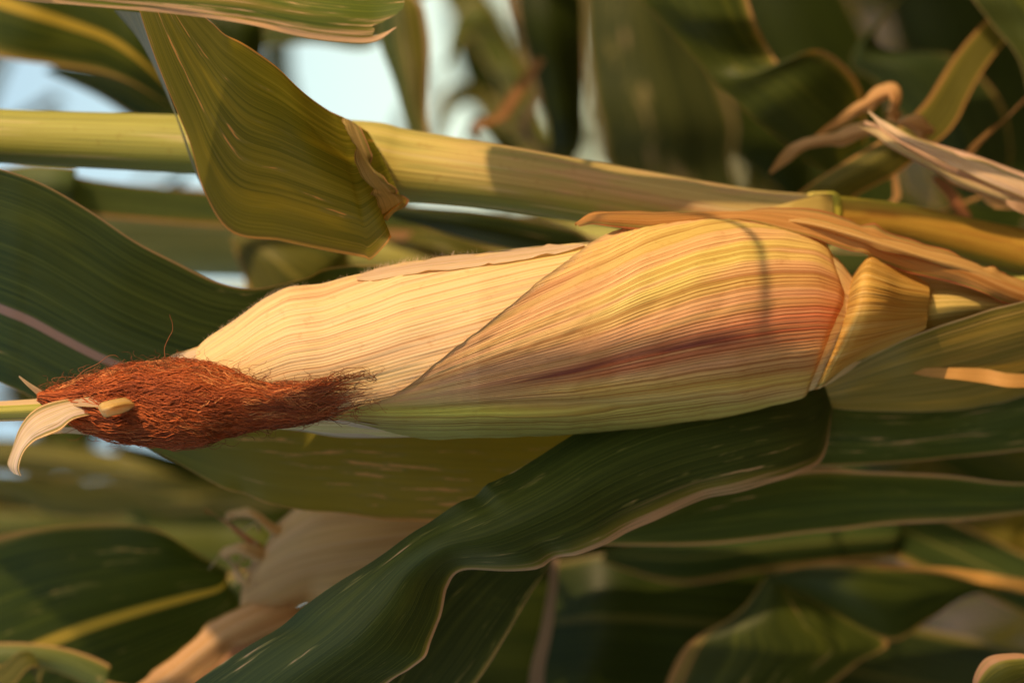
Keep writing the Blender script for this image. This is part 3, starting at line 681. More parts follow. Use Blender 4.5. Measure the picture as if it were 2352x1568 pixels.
L([((1290, 1225, .056), (1310, 1252, .060)), ((1450, 1180, .054), (1420, 1254, .060), .002), ((1650, 1110, .052), (1640, 1252, .062), .004), ((1850, 1078, .050), (1850, 1226, .064), .005), ((2000, 1082, .050), (2000, 1206, .066), .006), ((2180, 1090, .050), (2180, 1200, .066), .006), ((2352, 1108, .050), (2352, 1182, .066), .005), ((2600, 1090, .05), (2600, 1150, .066), .004), ((2950, 740, .045), (2950, 830, .05))],
  leaf_mat(g1=(.034, .058, .016), g2=(.058, .080, .020), dry=(.56, .34, .17), wa=.05, wb=.045, spot=.08, freq=22, trans=.3, seed=11), nu=80, nv=20, ripple=.0006, rfreq=12)

# ================================================================== neighbouring plants
def side_plant(label, p0, p1, r, group=None, g=(.30, .28, .07), top=2.15):
    """stalk through two photo points, carried down to the soil and up to its top"""
    a, b = P(*p0), P(*p1); d = (a-b)/np.linalg.norm(a-b)
    if d[2] < 0: d = -d
    d = np.array([d[0]*.6, d[1]*.6, d[2]]); d /= np.linalg.norm(d); m = (a+b)/2
    foot = m - d*(m[2]/d[2]); tip = m + d*((top-m[2])/d[2])
    o = plant('corn_plant', (foot[0], foot[1], 0), label, group)
    mt = leaf_mat(g1=(g[0]*.75, g[1]*.8, g[2]*.8), g2=g, dry=(.4, .25, .1), wa=0, wb=0, spot=.1, freq=14, trans=.0, seed=13)
    pts = [foot+np.array([0, 0, -.04]), foot + (m-foot)*.5, m, m+(tip-m)*.5, tip]
    tube('stalk', pts, [r*1.35, r*1.15, r, r*.75, r*.3], mt, o, 20, 60)
    o['ax'] = [float(k) for k in (*m, *d)]
    return o
def onstalk(o, z):
    ax = np.array(o['ax']); return ax[:3] + ax[3:]*((z-ax[2])/ax[5])
def NL(o, rows, mat, base_z=None, nu=60, nv=14, name='leaf', end='last', **kw):
    """leaf of a neighbouring plant; its wide end is carried on to the stalk at height base_z"""
    ctrl = []
    for r in rows:
        if len(r) == 3 and not hasattr(r[2], '__len__'):
            a, b, bl = r; m_ = [(a[i]+b[i])/2 for i in range(3)]; m_[2] -= bl; r = (a, m_, b)
        elif len(r) == 2:
            a, b = r; r = (a, [(a[i]+b[i])/2 for i in range(3)], b)
        ctrl.append([P(*p) for p in r])
    if base_z is not None:
        q = onstalk(o, base_z); e = np.array(ctrl[-1])
        w = (e[2]-e[0])*.18; midp = e[1]*.45 + q*.55 + np.array([0, 0, -.02])
        ctrl.append([midp-w*2, midp, midp+w*2]); ctrl.append([q-w*.6, q, q+w*.6])
    g, uv = patch_verts(ctrl, nu, nv, **kw)
    return mesh_obj(name, g, grid_faces(nu, nv), mat, o, uv, origin=root_loc(o))

GM = [leaf_mat(g1=(.030, .055, .016), g2=(.055, .080, .020), dry=(.50, .28, .12), wa=.03, wb=.03, spot=.15, mid=.5, midw=.04, midc=(.22, .19, .04), freq=20, trans=.35, seed=20),
      leaf_mat(g1=(.024, .046, .020), g2=(.044, .068, .028), dry=(.48, .28, .13), wa=.04, wb=.04, spot=.15, mid=.5, midw=.035, midc=(.16, .17, .05), freq=20, trans=.35, seed=21),
      leaf_mat(g1=(.07, .08, .018), g2=(.12, .12, .025), dry=(.52, .31, .13), wa=.03, wb=.03, spot=.2, mid=.5, midw=.03, midc=(.25, .22, .05), freq=20, trans=.42, seed=22)]

# --- plant A: stalk seen blurred behind the ear's tip
pa = side_plant('corn plant whose blurred yellow green stalk shows behind the ear tip', (250, 550, .26), (1100, 590, .26), .0125, g=(.34, .33, .10))
NL(pa, [((560, 530, .2), (530, 545, .2)), ((690, 540, .2), (560, 640, .2), .01), ((800, 560, .2), (600, 740, .2), .01), ((900, 620, .21), (700, 800, .21), .01)], GM[2], .86)
NL(pa, [((880, 535, .22), (880, 560, .22)), ((1000, 530, .2), (1000, 600, .2), .01), ((1150, 575, .2), (1120, 660, .2), .01), ((1250, 600, .21), (1250, 680, .21))], GM[2], .80)
NL(pa, [((880, 470, .11), (900, 500, .11)), ((1000, 478, .11), (1000, 530, .11), .004), ((1130, 490, .11), (1100, 560, .115), .006), ((1300, 520, .12), (1280, 600, .12), .006), ((1500, 560, .14), (1500, 660, .14), .006)],
   leaf_mat(g1=(.030, .050, .026), g2=(.05, .07, .035), dry=(.5, .36, .24), wa=.12, wb=.02, spot=.05, freq=16, trans=.3, seed=23), .74)
NL(pa, [((-60, 400, .16), (-60, 480, .16)), ((60, 380, .16), (60, 470, .16), .004), ((170, 385, .16), (160, 470, .16), .004), ((260, 420, .17), (250, 500, .17))], leaf_mat(g1=(.05, .08, .05), g2=(.07, .10, .06), dry=(.5, .28, .15), wa=.05, wb=.2, spot=.05, trans=.35, seed=24), .98)
NL(pa, [((-100, 560, .3), (-100, 700, .3)), ((150, 430, .3), (200, 560, .3), .01), ((350, 430, .3), (400, 560, .3), .01), ((560, 440, .28), (560, 540, .28))], GM[1], .90)

# --- plant B: upper left, leaf with a yellow midrib, seen over the stalk
pb = side_plant('corn plant whose dark leaf with yellow midrib arches above the upper stalk', (0, -420, .20), (1000, -380, .20), .012)
NL(pb, [((470, 285, .18), (440, 275, .18)), ((420, 150, .175), (380, 238, .175), .004), ((360, 30, .17), (300, 192, .17), .006), ((300, -60, .17), (225, 166, .17), .006), ((230, -130, .17), (120, 150, .17), .006), ((140, -200, .17), (0, 132, .17), .006), ((20, -260, .18), (-130, 90, .18), .004), ((-150, -340, .19), (-260, -40, .19))],
   leaf_mat(g1=(.026, .046, .010), g2=(.050, .066, .012), dry=(.40, .26, .08), wa=.02, wb=.035, spot=.05, mid=.66, midw=.05, midc=(.50, .36, .05), freq=16, trans=.4, seed=25), 1.30, 70, 20)
NL(pa, [((130, 150, .28), (100, 165, .28)), ((250, 165, .28), (220, 220, .28), .004), ((330, 180, .28), (300, 270, .28), .006), ((420, 230, .28), (400, 330, .28), .006), ((540, 300, .27), (520, 380, .27)), ((680, 400, .26), (660, 440, .26))], GM[1], 1.05)
NL(pb, [((620, 260, .24), (600, 280, .24)), ((606, 150, .23), (560, 220, .23), .004), ((604, 60, .22), (500, 90, .22), .004), ((595, -40, .22), (470, -20, .22))], leaf_mat(g1=(.018, .034, .008), g2=(.03, .045, .01), dry=(.4, .25, .08), wa=.03, wb=.03, spot=.05, trans=.3, seed=26), 1.06)
NL(pb, [((600, 110, .34), (600, 60, .34)), ((720, 100, .34), (700, 40, .34)), ((850, 110, .34), (850, 40, .34)), ((930, 20, .34), (900, -60, .34))], GM[1], .99)
NL(pb, [((1010, 400, .22), (990, 400, .22)), ((985, 300, .22), (938, 300, .22)), ((985, 190, .22), (905, 190, .22), .004), ((988, 100, .22), (872, 100, .22), .004), ((975, 20, .22), (860, 20, .22), .004), ((950, -80, .22), (830, -80, .22))],
   leaf_mat(g1=(.04, .062, .04), g2=(.06, .085, .05), dry=(.46, .34, .22), wa=.16, wb=.02, spot=.05, freq=12, trans=.3, seed=27), 1.0)

# --- plant C: leaf lying across the picture's top with a torn dry end
pc = side_plant('corn plant with a torn dry ended leaf crossing over the upper stalk', (0, -700, -.02), (1200, -640, -.02), .012)
def torn(v):
    return .90 + .10*float(np.interp(v, [0, .3, .50, .55, .60, .63, .66, .70, .73, .76, .86, .90, .93, 1], [.9, .95, .98, .80, .86, .5, .45, .02, .10, .16, .10, .12, .80, .96])) 
L1 = [((-700, -260, .0), (-700, -240, .0)), ((-500, -210, -.012), (-500, -150, -.014)), ((-250, -150, -.016), (-250, -50, -.02)), ((0, -110, -.018), (0, -4, -.024), .003), ((200, -90, -.018), (200, 14, -.026), .004), ((400, -75, -.018), (400, 32, -.026), .004), ((560, -60, -.018), (560, 55, -.026), .004), ((700, -45, -.018), (690, 84, -.026), .004), ((800, -35, -.018), (780, 96, -.026), .004), ((870, -28, -.018), (860, 96, -.026), .003), ((940, -20, -.018), (915, 62, -.026), .003)]
L1 = [tuple((p[0], p[1], p[2]-.03) if hasattr(p, '__len__') else p for p in r) for r in L1]
ctrl = [[P(*p) for p in (r[0], tuple((r[0][i]+r[1][i])/2-(r[2] if len(r) > 2 and i == 2 else 0) for i in range(3)), r[1])] for r in L1]
q = onstalk(pc, 1.24); ctrl = [[q, q, q]] + [[(q+P(-700, -250, 0))/2-np.array([.012, 0, 0]), (q+P(-700, -250, 0))/2, (q+P(-700, -250, 0))/2+np.array([-.004, 0, .004])]] + ctrl
gq, uvq = patch_verts(ctrl, 160, 40, cut=torn, ripple=.0006, rfreq=12)
mesh_obj('leaf', gq, grid_faces(160, 40), leaf_mat(g1=(.05, .085, .02), g2=(.085, .12, .03), dry=(.62, .42, .26), wa=.03, wb=.24, spot=.28, freq=26, trans=.35, seed=28), pc, uvq, origin=root_loc(pc))

# unseen leaves added to this plant towards the sun, to shade the blades below
def shade_leaf(rows, t, base_z, mat=None, nu=40, nv=12):
    ctrl = []
    for k_, (a, b) in enumerate(rows):
        A, B = P(*a)+SUN*t, P(*b)+SUN*t; ctrl.append([A, (A+B)/2+SUN*.006, B])
    q = onstalk(pc, base_z); e = np.array(ctrl[-1]); w = (e[2]-e[0])*.15; mp = e[1]*.5+q*.5+np.array([0, 0, .02])
    ctrl.append([mp-w*2.4, mp, mp+w*2.4]); ctrl.append([q-w*.6, q, q+w*.6])
    gq, uvq = patch_verts(ctrl, nu, nv, ripple=.002, rfreq=7)
    mesh_obj('leaf', gq, grid_faces(nu, nv), mat or GM[0], pc, uvq, origin=root_loc(pc))
# over the sheath between the collar and the node
shade_leaf([((1110, 310, .03), (1170, 520, .03)), ((1250, 340, .03), (1330, 600, .03)), ((1420, 410, .03), (1500, 600, .03)), ((1580, 410, .03), (1620, 560, .03)), ((1730, 440, .03), (1760, 540, .03))], .22, .70)
# over the blue green blade
shade_leaf([((760, 900, .045), (700, 1250, .045)), ((600, 690, .03), (500, 1250, .045)), ((420, 610, .022), (300, 1200, .045)), ((200, 470, .016), (120, 1000, .042)), ((0, 378, .014), (-60, 930, .042)), ((-250, 320, .014), (-300, 900, .04))], .30, 1.35)
# over the dark crossing blade and everything below it
shade_leaf([((300, 1400, .0), (200, 1700, .0)), ((700, 1310, .0), (700, 1650, .0)), ((1100, 1230, .0), (1150, 1620, .0)), ((1500, 1096, .0), (1560, 1580, .0)), ((1900, 1022, .0), (1950, 1500, .0)), ((2300, 1000, .0), (2350, 1450, .0))], .42, .50)
shade_leaf([((300, 1800, .05), (200, 2250, .05)), ((900, 1600, .05), (900, 2100, .05)), ((1500, 1520, .05), (1560, 2050, .05)), ((2100, 1450, .05), (2160, 1950, .05)), ((2600, 1380, .05), (2600, 1800, .05))], .45, .45)

# unseen dry strip added for the thin shadow it casts across the ear
tp = []
for (x_, y_) in ((1330, 500), (1500, 508), (1620, 512), (1700, 528), (1748, 570), (1764, 640), (1772, 720), (1778, 800), (1784, 850)):
    w_, _ = ear_pt(np.array(float(x_)), th_of(np.array(float(x_)), float(y_)))
    tp.append(w_ + SUN*.27)
q = onstalk(pc, 1.05); tp = [q, q*.5+tp[0]*.5] + tp
tube('dry_leaf', tp, [.0012]*2+[.0011]*8+[.0004], dry_mat((.5, .32, .15), (.4, .22, .1), .1, 90, 3), pc, 8, 70)

# --- plant D: upper right, big wavy edged leaf and crumpled dry bits
pd = side_plant('corn plant with a dark wavy edged leaf behind the stalk node', (1700, -420, .16), (2600, -300, .16), .0125)
NL(pd, [((1990, 330, .15), (1900, 400, .15)), ((1978, 212, .13), (1830, 350, .14), .004), ((1938, 150, .12), (1740, 280, .13), .004), ((1890, 118, .115), (1690, 235, .13), .002), ((1845, 122, .115), (1650, 200, .13), .002), ((1802, 156, .125), (1610, 150, .13), .0), ((1762, 105, .13), (1560, 95, .13), .004), ((1735, 50, .12), (1510, 40, .13), .006), ((1715, -10, .12), (1460, -20, .13), .006), ((1680, -120, .12), (1440, -130, .13), .006)],
   leaf_mat(g1=(.030, .044, .012), g2=(.046, .062, .018), dry=(.40, .23, .10), wa=.035, wb=.01, spot=.05, freq=16, trans=.32, seed=30), .86, 90, 18)
NL(pd, [((2310, 470, .2), (2250, 480, .2)), ((2322, 330, .2), (2150, 380, .2), .008), ((2290, 220, .2), (2080, 280, .2), .008), ((2190, 130, .2), (2010, 190, .2), .008), ((2010, 85, .2), (1960, 120, .2), .004)],
   leaf_mat(g1=(.020, .036, .020), g2=(.034, .052, .026), dry=(.28, .17, .08), wa=.06, wb=.02, spot=.05, freq=16, trans=.3, seed=31), .88, 60, 16)
NL(pd, [((2420, 330, .11), (2380, 330, .11)), ((2480, 160, .10), (2345, 150, .10), .006), ((2460, 60, .10), (2280, 60, .10), .006), ((2400, -20, .10), (2220, -20, .10), .006), ((2300, -140, .11), (2150, -120, .11), .006)],
   leaf_mat(g1=(.040, .055, .016), g2=(.062, .080, .024), dry=(.3, .25, .12), wa=.02, wb=.02, spot=.05, freq=16, trans=.32, seed=32), .78, 60, 16)
# olive strap with orange stripes
NL(pd, [((1830, 445, .085), (1950, 470, .085)), ((1880, 410, .085), (1975, 445, .085), .002), ((1960, 360, .085), (2060, 400, .085), .002), ((2040, 310, .085), (2120, 350, .085), .002), ((2120, 240, .09), (2190, 290, .09)), ((2200, 120, .11), (2260, 160, .11))],
   leaf_mat(g1=(.10, .10, .022), g2=(.14, .13, .03), dry=(.46, .25, .09), wa=.12, wb=.10, spot=.1, freq=8, trans=.4, seed=33), .84)
DR = [dry_mat((.60, .36, .15), (.50, .24, .08), .3, 34, 5), dry_mat((.62, .42, .25), (.42, .22, .10), .3, 35, 6)]
NL(pd, [((1765, 395, .075), (1772, 400, .075)), ((1800, 345, .07), (1815, 372, .07)), ((1850, 318, .066), (1860, 346, .066), .003), ((1920, 300, .062), (1935, 334, .062), .003), ((1990, 284, .058), (2000, 316, .058), .003), ((2060, 300, .056), (2050, 330, .056), .003), ((2130, 345, .056), (2110, 365, .056)), ((2230, 395, .056), (2220, 420, .056)), ((2400, 420, .06), (2400, 460, .06))],
   dry_mat((.62, .36, .14), (.46, .25, .10), .3, 36, 4), .66, 60, 10, name='dry_leaf', ripple=.0008, rfreq=40)
NL(pd, [((1872, 308, .080), (1880, 314, .080)), ((1930, 262, .076), (1948, 284, .076)), ((1985, 222, .072), (1998, 254, .072), .002), ((2030, 198, .070), (2036, 232, .068), .003), ((2058, 200, .068), (2040, 236, .064), .002), ((2070, 236, .066), (2036, 256, .060), .001), ((2066, 275, .064), (2040, 275, .058), .002), ((2100, 262, .062), (2080, 296, .058), .003), ((2148, 290, .062), (2110, 320, .060), .002), ((2130, 320, .064), (2110, 335, .064)), ((2240, 330, .08), (2230, 350, .08))],
   DR[0], .80, 90, 12, name='dry_leaf', ripple=.0012, rfreq=55)
NL(pd, [((2150, 400, .10), (2140, 410, .10)), ((2190, 430, .10), (2170, 450, .10)), ((2230, 490, .10), (2200, 500, .10)), ((2300, 560, .11), (2270, 570, .11))], dry_mat((.36, .16, .07), (.28, .11, .05), .3, 37, 3), .6, 30, 8, name='dry_leaf')
NL(pd, [((2060, 400, .10), (2050, 405, .10)), ((2070, 450, .10), (2052, 450, .10)), ((2080, 520, .10), (2060, 520, .10))], DR[0], .62, 20, 6, name='dry_leaf')

# --- plant E: shrivelled rosy ear tip poking in at the right
pe = side_plant('corn plant with a narrow withered rosy ear beside the bare amber stalk', (800, 770, .085), (2700, 800, .085), .0105)
er = tube('ear', [P(1985, 280, .03), P(2040, 312, .03), P(2120, 350, .03), (P(2230, 390, .03)), P(2352, 440, .032), P(2560, 520, .04), P(2760, 600, .06), P(2950, 790, .083)], [.0005, .0022, .0040, .0050, .0058, .008, .008, .006],
     leaf_mat(g1=(.55, .30, .20), g2=(.70, .50, .34), dry=(.40, .10, .08), wa=0, wb=0, spot=.25, freq=9, trans=.05, seed=38, rough=.6), pe, 24, 60)
er['label'] = 'narrow withered ear in rosy dry husks'
NL(pe, [((1996, 254, .026), (1994, 258, .026)), ((2035, 280, .020), (2025, 292, .020)), ((2090, 312, .018), (2075, 330, .016), .002), ((2160, 338, .020), (2140, 358, .014), .003), ((2230, 362, .022), (2215, 395, .014), .003), ((2352, 412, .022), (2340, 448, .014), .003), ((2500, 460, .03), (2490, 500, .022)), ((2760, 590, .055), (2760, 610, .055)), ((2900, 740, .075), (2900, 750, .075))],
   leaf_mat(g1=(.66, .44, .24), g2=(.74, .56, .36), dry=(.36, .30, .06), wa=.05, wb=.05, spot=.15, freq=6, trans=.25, seed=39, tint=(1.1, .9, .6), rough=.6), None, 60, 10, name='husk_leaf', ripple=.0008, rfreq=30)
NL(pe, [((1968, 288, .024), (1970, 292, .024)), ((2010, 292, .022), (2005, 310, .022)), ((2060, 325, .018), (2045, 345, .018), .002), ((2150, 375, .016), (2130, 388, .016), .002), ((2250, 420, .016), (2230, 440, .016), .002), ((2360, 458, .018), (2352, 478, .018)), ((2560, 515, .03), (2560, 535, .03)), ((2760, 595, .055), (2760, 620, .055)), ((2900, 740, .075), (2900, 752, .075))],
   leaf_mat(g1=(.44, .36, .14), g2=(.66, .44, .26), dry=(.36, .12, .08), wa=.05, wb=.05, spot=.2, freq=6, trans=.25, seed=40, tint=(1.1, .9, .6), rough=.6), None, 60, 8, name='husk_leaf', ripple=.0006, rfreq=30)
NL(pe, [((2310, 458, .01), (2312, 470, .01)), ((2352, 466, .01), (2352, 492, .01)), ((2460, 490, .02), (2460, 515, .02)), ((2700, 560, .05), (2700, 575, .05))], DR[1], None, 20, 6, name='husk_leaf')

# --- plant F: lower left, dry opened ear and dark leaf
pf = side_plant('corn plant with a bleached papery ear below the green leaves', (300, 1850, .16), (1200, 1830, .16), .0125)
paper = leaf_mat(g1=(.52, .31, .13), g2=(.72, .48, .21), dry=(.36, .18, .10), wa=.03, wb=.03, spot=.12, freq=9, trans=.28, seed=53, tint=(1.15, .92, .6), rough=.65)
er2 = sheet('ear', [((1150, 1130, .10), (1120, 1330, .10), .02), ((1000, 1120, .095), (960, 1340, .10), .025), ((860, 1120, .09), (820, 1370, .10), .028), ((740, 1130, .09), (720, 1400, .10), .026), ((660, 1160, .092), (650, 1425, .10), .020), ((610, 1215, .095), (590, 1440, .10), .012), ((575, 1290, .1), (555, 1430, .1), .004)],
      paper, pf, 60, 30, ripple=.003, rfreq=18, crease=.002)
er2['label'] = 'bleached papery husks of a dry ear, split open'
for rows, mm in (([((640, 1345, .094), (700, 1420, .094)), ((560, 1385, .090), (640, 1440, .09), .004), ((490, 1425, .088), (560, 1475, .088), .004), ((410, 1490, .088), (480, 1530, .088), .003), ((310, 1575, .09), (400, 1590, .09), .002), ((180, 1690, .1), (240, 1720, .1))], dry_mat((.66, .42, .20), (.50, .25, .09), .3, 54, 4)),
                 ([((760, 1360, .098), (800, 1400, .098)), ((640, 1425, .098), (690, 1470, .098)), ((520, 1490, .1), (560, 1520, .1)), ((400, 1580, .1), (450, 1600, .1)), ((250, 1720, .11), (290, 1740, .11))], dry_mat((.48, .27, .14), (.36, .18, .09), .3, 55, 4)),
                 ([((470, 1165, .09), (480, 1175, .09)), ((520, 1195, .088), (530, 1215, .088)), ((600, 1250, .09), (605, 1275, .09)), ((660, 1300, .095), (660, 1320, .095))], dry_mat((.46, .20, .08), (.36, .15, .06), .3, 56, 3)),
                 ([((520, 1180, .092), (515, 1195, .092)), ((570, 1170, .088), (580, 1200, .088), .003), ((620, 1195, .088), (620, 1235, .088), .004), ((690, 1230, .09), (680, 1280, .09))], paper),
                 ([((505, 1268, .088), (512, 1285, .088)), ((550, 1250, .084), (545, 1280, .084), .003), ((600, 1260, .086), (590, 1300, .086), .003), ((660, 1300, .092), (640, 1330, .092))], paper),
                 ([((545, 1300, .09), (530, 1312, .09)), ((560, 1325, .088), (548, 1340, .088)), ((600, 1345, .09), (600, 1365, .09)), ((660, 1350, .095), (660, 1370, .095))], paper)):
    o_ = sheet('husk_leaf', rows, mm, pf, 30, 10, ripple=.0015, rfreq=40); o_.parent = er2
th_ = []
for k in range(12):
    a0 = np.array([rs.uniform(530, 640), rs.uniform(1210, 1330), .088]); a1 = a0+np.array([rs.uniform(-60, -10), rs.uniform(-60, 90), rs.normal(0, .006)]); am = (a0+a1)/2+np.array([rs.normal(0, 18), rs.normal(0, 18), 0])
    th_.append(crom(np.array([P(*a0), P(*am), P(*a1)]), np.linspace(0, 1, 12)))
o_ = strands('silk', th_, [.0004]*12, silk_m, pf, 4, 'stuff', np.tile([[.55, .40, .25]], (12, 1))); o_.parent = er2
NL(pf, [((525, 1312, .125), (520, 1330, .125)), ((440, 1262, .12), (560, 1420, .135), .004), ((350, 1212, .115), (500, 1500, .14), .006), ((220, 1204, .115), (410, 1560, .14), .008), ((60, 1216, .115), (290, 1630, .14), .008), ((-80, 1255, .12), (160, 1700, .14), .006), ((-260, 1340, .13), (0, 1780, .14), .004)],
   leaf_mat(g1=(.022, .040, .008), g2=(.042, .062, .012), dry=(.46, .28, .09), wa=.035, wb=.03, spot=.25, mid=.55, midw=.035, midc=(.55, .40, .06), freq=16, trans=.4, seed=57), 1.30, 80, 22)  # midrib colour brightened in place of a sun patch
NL(pf, [((660, 1300, .20), (640, 1420, .20)), ((520, 1320, .20), (600, 1560, .20), .006), ((380, 1380, .20), (540, 1680, .20), .006), ((240, 1480, .20), (420, 1800, .20), .004)], GM[0], 1.2)
NL(pf, [((-60, 1475, .10), (-60, 1530, .10)), ((60, 1476, .10), (60, 1530, .10), .002), ((160, 1490, .10), (140, 1545, .10), .002), ((250, 1525, .10), (230, 1590, .10), .002), ((330, 1580, .10), (320, 1650, .10))],
   leaf_mat(g1=(.07, .10, .05), g2=(.10, .13, .06), dry=(.45, .28, .12), wa=.12, wb=.04, spot=.05, freq=10, trans=.35, seed=58), .90)
NL(pf, [((-80, 1560, .09), (-60, 1600, .09)), ((0, 1530, .09), (20, 1580, .09)), ((70, 1495, .092), (90, 1530, .092)), ((200, 1600, .1), (220, 1640, .1))], GM[2], .92)

# --- plant I: stands right behind the ear, its leaves fill the dark middle ground
pi_ = side_plant('corn plant hidden behind the ear, dark leaves reaching across the gap above the stalk', (200, 700, .45), (2200, 710, .45), .011)
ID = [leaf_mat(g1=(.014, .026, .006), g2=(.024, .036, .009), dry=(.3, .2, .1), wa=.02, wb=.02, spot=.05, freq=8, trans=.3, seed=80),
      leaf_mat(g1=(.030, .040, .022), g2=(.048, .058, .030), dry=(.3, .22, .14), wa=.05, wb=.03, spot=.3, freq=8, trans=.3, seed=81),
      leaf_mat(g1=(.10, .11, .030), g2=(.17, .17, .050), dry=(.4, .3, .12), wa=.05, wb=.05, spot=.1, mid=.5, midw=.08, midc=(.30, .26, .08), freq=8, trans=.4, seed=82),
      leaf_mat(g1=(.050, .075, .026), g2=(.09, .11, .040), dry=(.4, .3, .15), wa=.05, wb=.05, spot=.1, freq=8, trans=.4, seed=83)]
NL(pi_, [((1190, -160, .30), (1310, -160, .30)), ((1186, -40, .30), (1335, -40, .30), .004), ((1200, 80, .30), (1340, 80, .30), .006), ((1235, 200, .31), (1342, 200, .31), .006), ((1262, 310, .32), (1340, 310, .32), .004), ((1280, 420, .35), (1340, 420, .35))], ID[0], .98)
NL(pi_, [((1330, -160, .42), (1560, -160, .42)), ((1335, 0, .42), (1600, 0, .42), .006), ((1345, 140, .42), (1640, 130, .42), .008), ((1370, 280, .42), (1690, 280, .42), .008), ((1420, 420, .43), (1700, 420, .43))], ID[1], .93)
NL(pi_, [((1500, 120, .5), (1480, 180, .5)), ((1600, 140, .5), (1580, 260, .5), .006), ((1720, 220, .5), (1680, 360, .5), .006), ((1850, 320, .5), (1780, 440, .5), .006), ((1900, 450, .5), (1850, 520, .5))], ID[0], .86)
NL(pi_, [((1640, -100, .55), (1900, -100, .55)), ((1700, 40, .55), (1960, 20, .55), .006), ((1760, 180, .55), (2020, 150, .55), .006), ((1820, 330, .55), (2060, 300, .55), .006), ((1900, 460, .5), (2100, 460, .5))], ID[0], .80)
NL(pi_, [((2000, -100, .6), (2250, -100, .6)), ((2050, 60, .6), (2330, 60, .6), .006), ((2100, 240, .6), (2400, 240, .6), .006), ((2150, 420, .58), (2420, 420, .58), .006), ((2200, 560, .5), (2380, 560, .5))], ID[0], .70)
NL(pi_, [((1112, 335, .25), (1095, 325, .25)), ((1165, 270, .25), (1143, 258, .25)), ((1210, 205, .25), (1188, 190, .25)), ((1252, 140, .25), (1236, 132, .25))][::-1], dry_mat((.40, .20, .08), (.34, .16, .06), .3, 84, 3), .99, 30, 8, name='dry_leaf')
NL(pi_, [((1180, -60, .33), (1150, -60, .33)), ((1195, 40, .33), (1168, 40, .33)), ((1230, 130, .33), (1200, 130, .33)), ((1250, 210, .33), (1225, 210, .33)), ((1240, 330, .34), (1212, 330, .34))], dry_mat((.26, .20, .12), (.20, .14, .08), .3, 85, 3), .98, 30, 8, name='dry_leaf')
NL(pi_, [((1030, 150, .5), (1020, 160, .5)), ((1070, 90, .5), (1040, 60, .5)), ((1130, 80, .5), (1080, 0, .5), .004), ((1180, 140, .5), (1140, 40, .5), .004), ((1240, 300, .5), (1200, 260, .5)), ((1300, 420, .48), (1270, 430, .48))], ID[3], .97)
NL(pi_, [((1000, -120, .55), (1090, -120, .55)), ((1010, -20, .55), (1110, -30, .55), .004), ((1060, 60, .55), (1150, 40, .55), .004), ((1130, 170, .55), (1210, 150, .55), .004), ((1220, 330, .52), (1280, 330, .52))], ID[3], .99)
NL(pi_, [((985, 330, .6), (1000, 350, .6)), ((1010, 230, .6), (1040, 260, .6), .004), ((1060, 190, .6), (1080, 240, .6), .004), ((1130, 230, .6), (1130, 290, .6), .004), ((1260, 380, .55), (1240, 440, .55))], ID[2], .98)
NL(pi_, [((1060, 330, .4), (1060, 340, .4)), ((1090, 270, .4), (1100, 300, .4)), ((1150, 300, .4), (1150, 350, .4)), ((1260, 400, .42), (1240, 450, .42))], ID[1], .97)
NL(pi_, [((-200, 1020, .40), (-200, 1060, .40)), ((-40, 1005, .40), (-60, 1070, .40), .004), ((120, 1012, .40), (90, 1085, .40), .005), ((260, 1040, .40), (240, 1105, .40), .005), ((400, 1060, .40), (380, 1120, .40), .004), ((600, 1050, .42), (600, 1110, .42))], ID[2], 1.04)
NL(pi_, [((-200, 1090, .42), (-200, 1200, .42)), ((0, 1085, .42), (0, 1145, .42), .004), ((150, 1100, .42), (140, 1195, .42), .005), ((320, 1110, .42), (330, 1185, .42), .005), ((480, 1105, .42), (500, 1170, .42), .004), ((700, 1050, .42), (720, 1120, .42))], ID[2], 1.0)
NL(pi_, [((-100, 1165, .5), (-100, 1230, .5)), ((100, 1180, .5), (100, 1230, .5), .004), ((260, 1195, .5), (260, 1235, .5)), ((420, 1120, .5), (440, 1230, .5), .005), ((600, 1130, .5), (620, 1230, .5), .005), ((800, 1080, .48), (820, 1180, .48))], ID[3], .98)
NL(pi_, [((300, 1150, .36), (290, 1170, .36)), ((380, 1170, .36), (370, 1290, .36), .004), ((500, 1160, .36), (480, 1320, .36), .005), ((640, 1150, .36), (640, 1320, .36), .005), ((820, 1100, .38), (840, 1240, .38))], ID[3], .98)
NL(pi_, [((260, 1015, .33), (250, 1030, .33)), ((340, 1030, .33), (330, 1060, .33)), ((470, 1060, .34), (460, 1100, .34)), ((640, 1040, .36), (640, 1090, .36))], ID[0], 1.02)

NL(pi_, [((960, 1230, .30), (940, 1600, .30)), ((1100, 1220, .30), (1100, 1620, .30), .005), ((1300, 1220, .30), (1300, 1620, .30), .006), ((1500, 1200, .32), (1480, 1560, .32), .006), ((1600, 1100, .36), (1600, 1300, .36))], ID[0], .90)
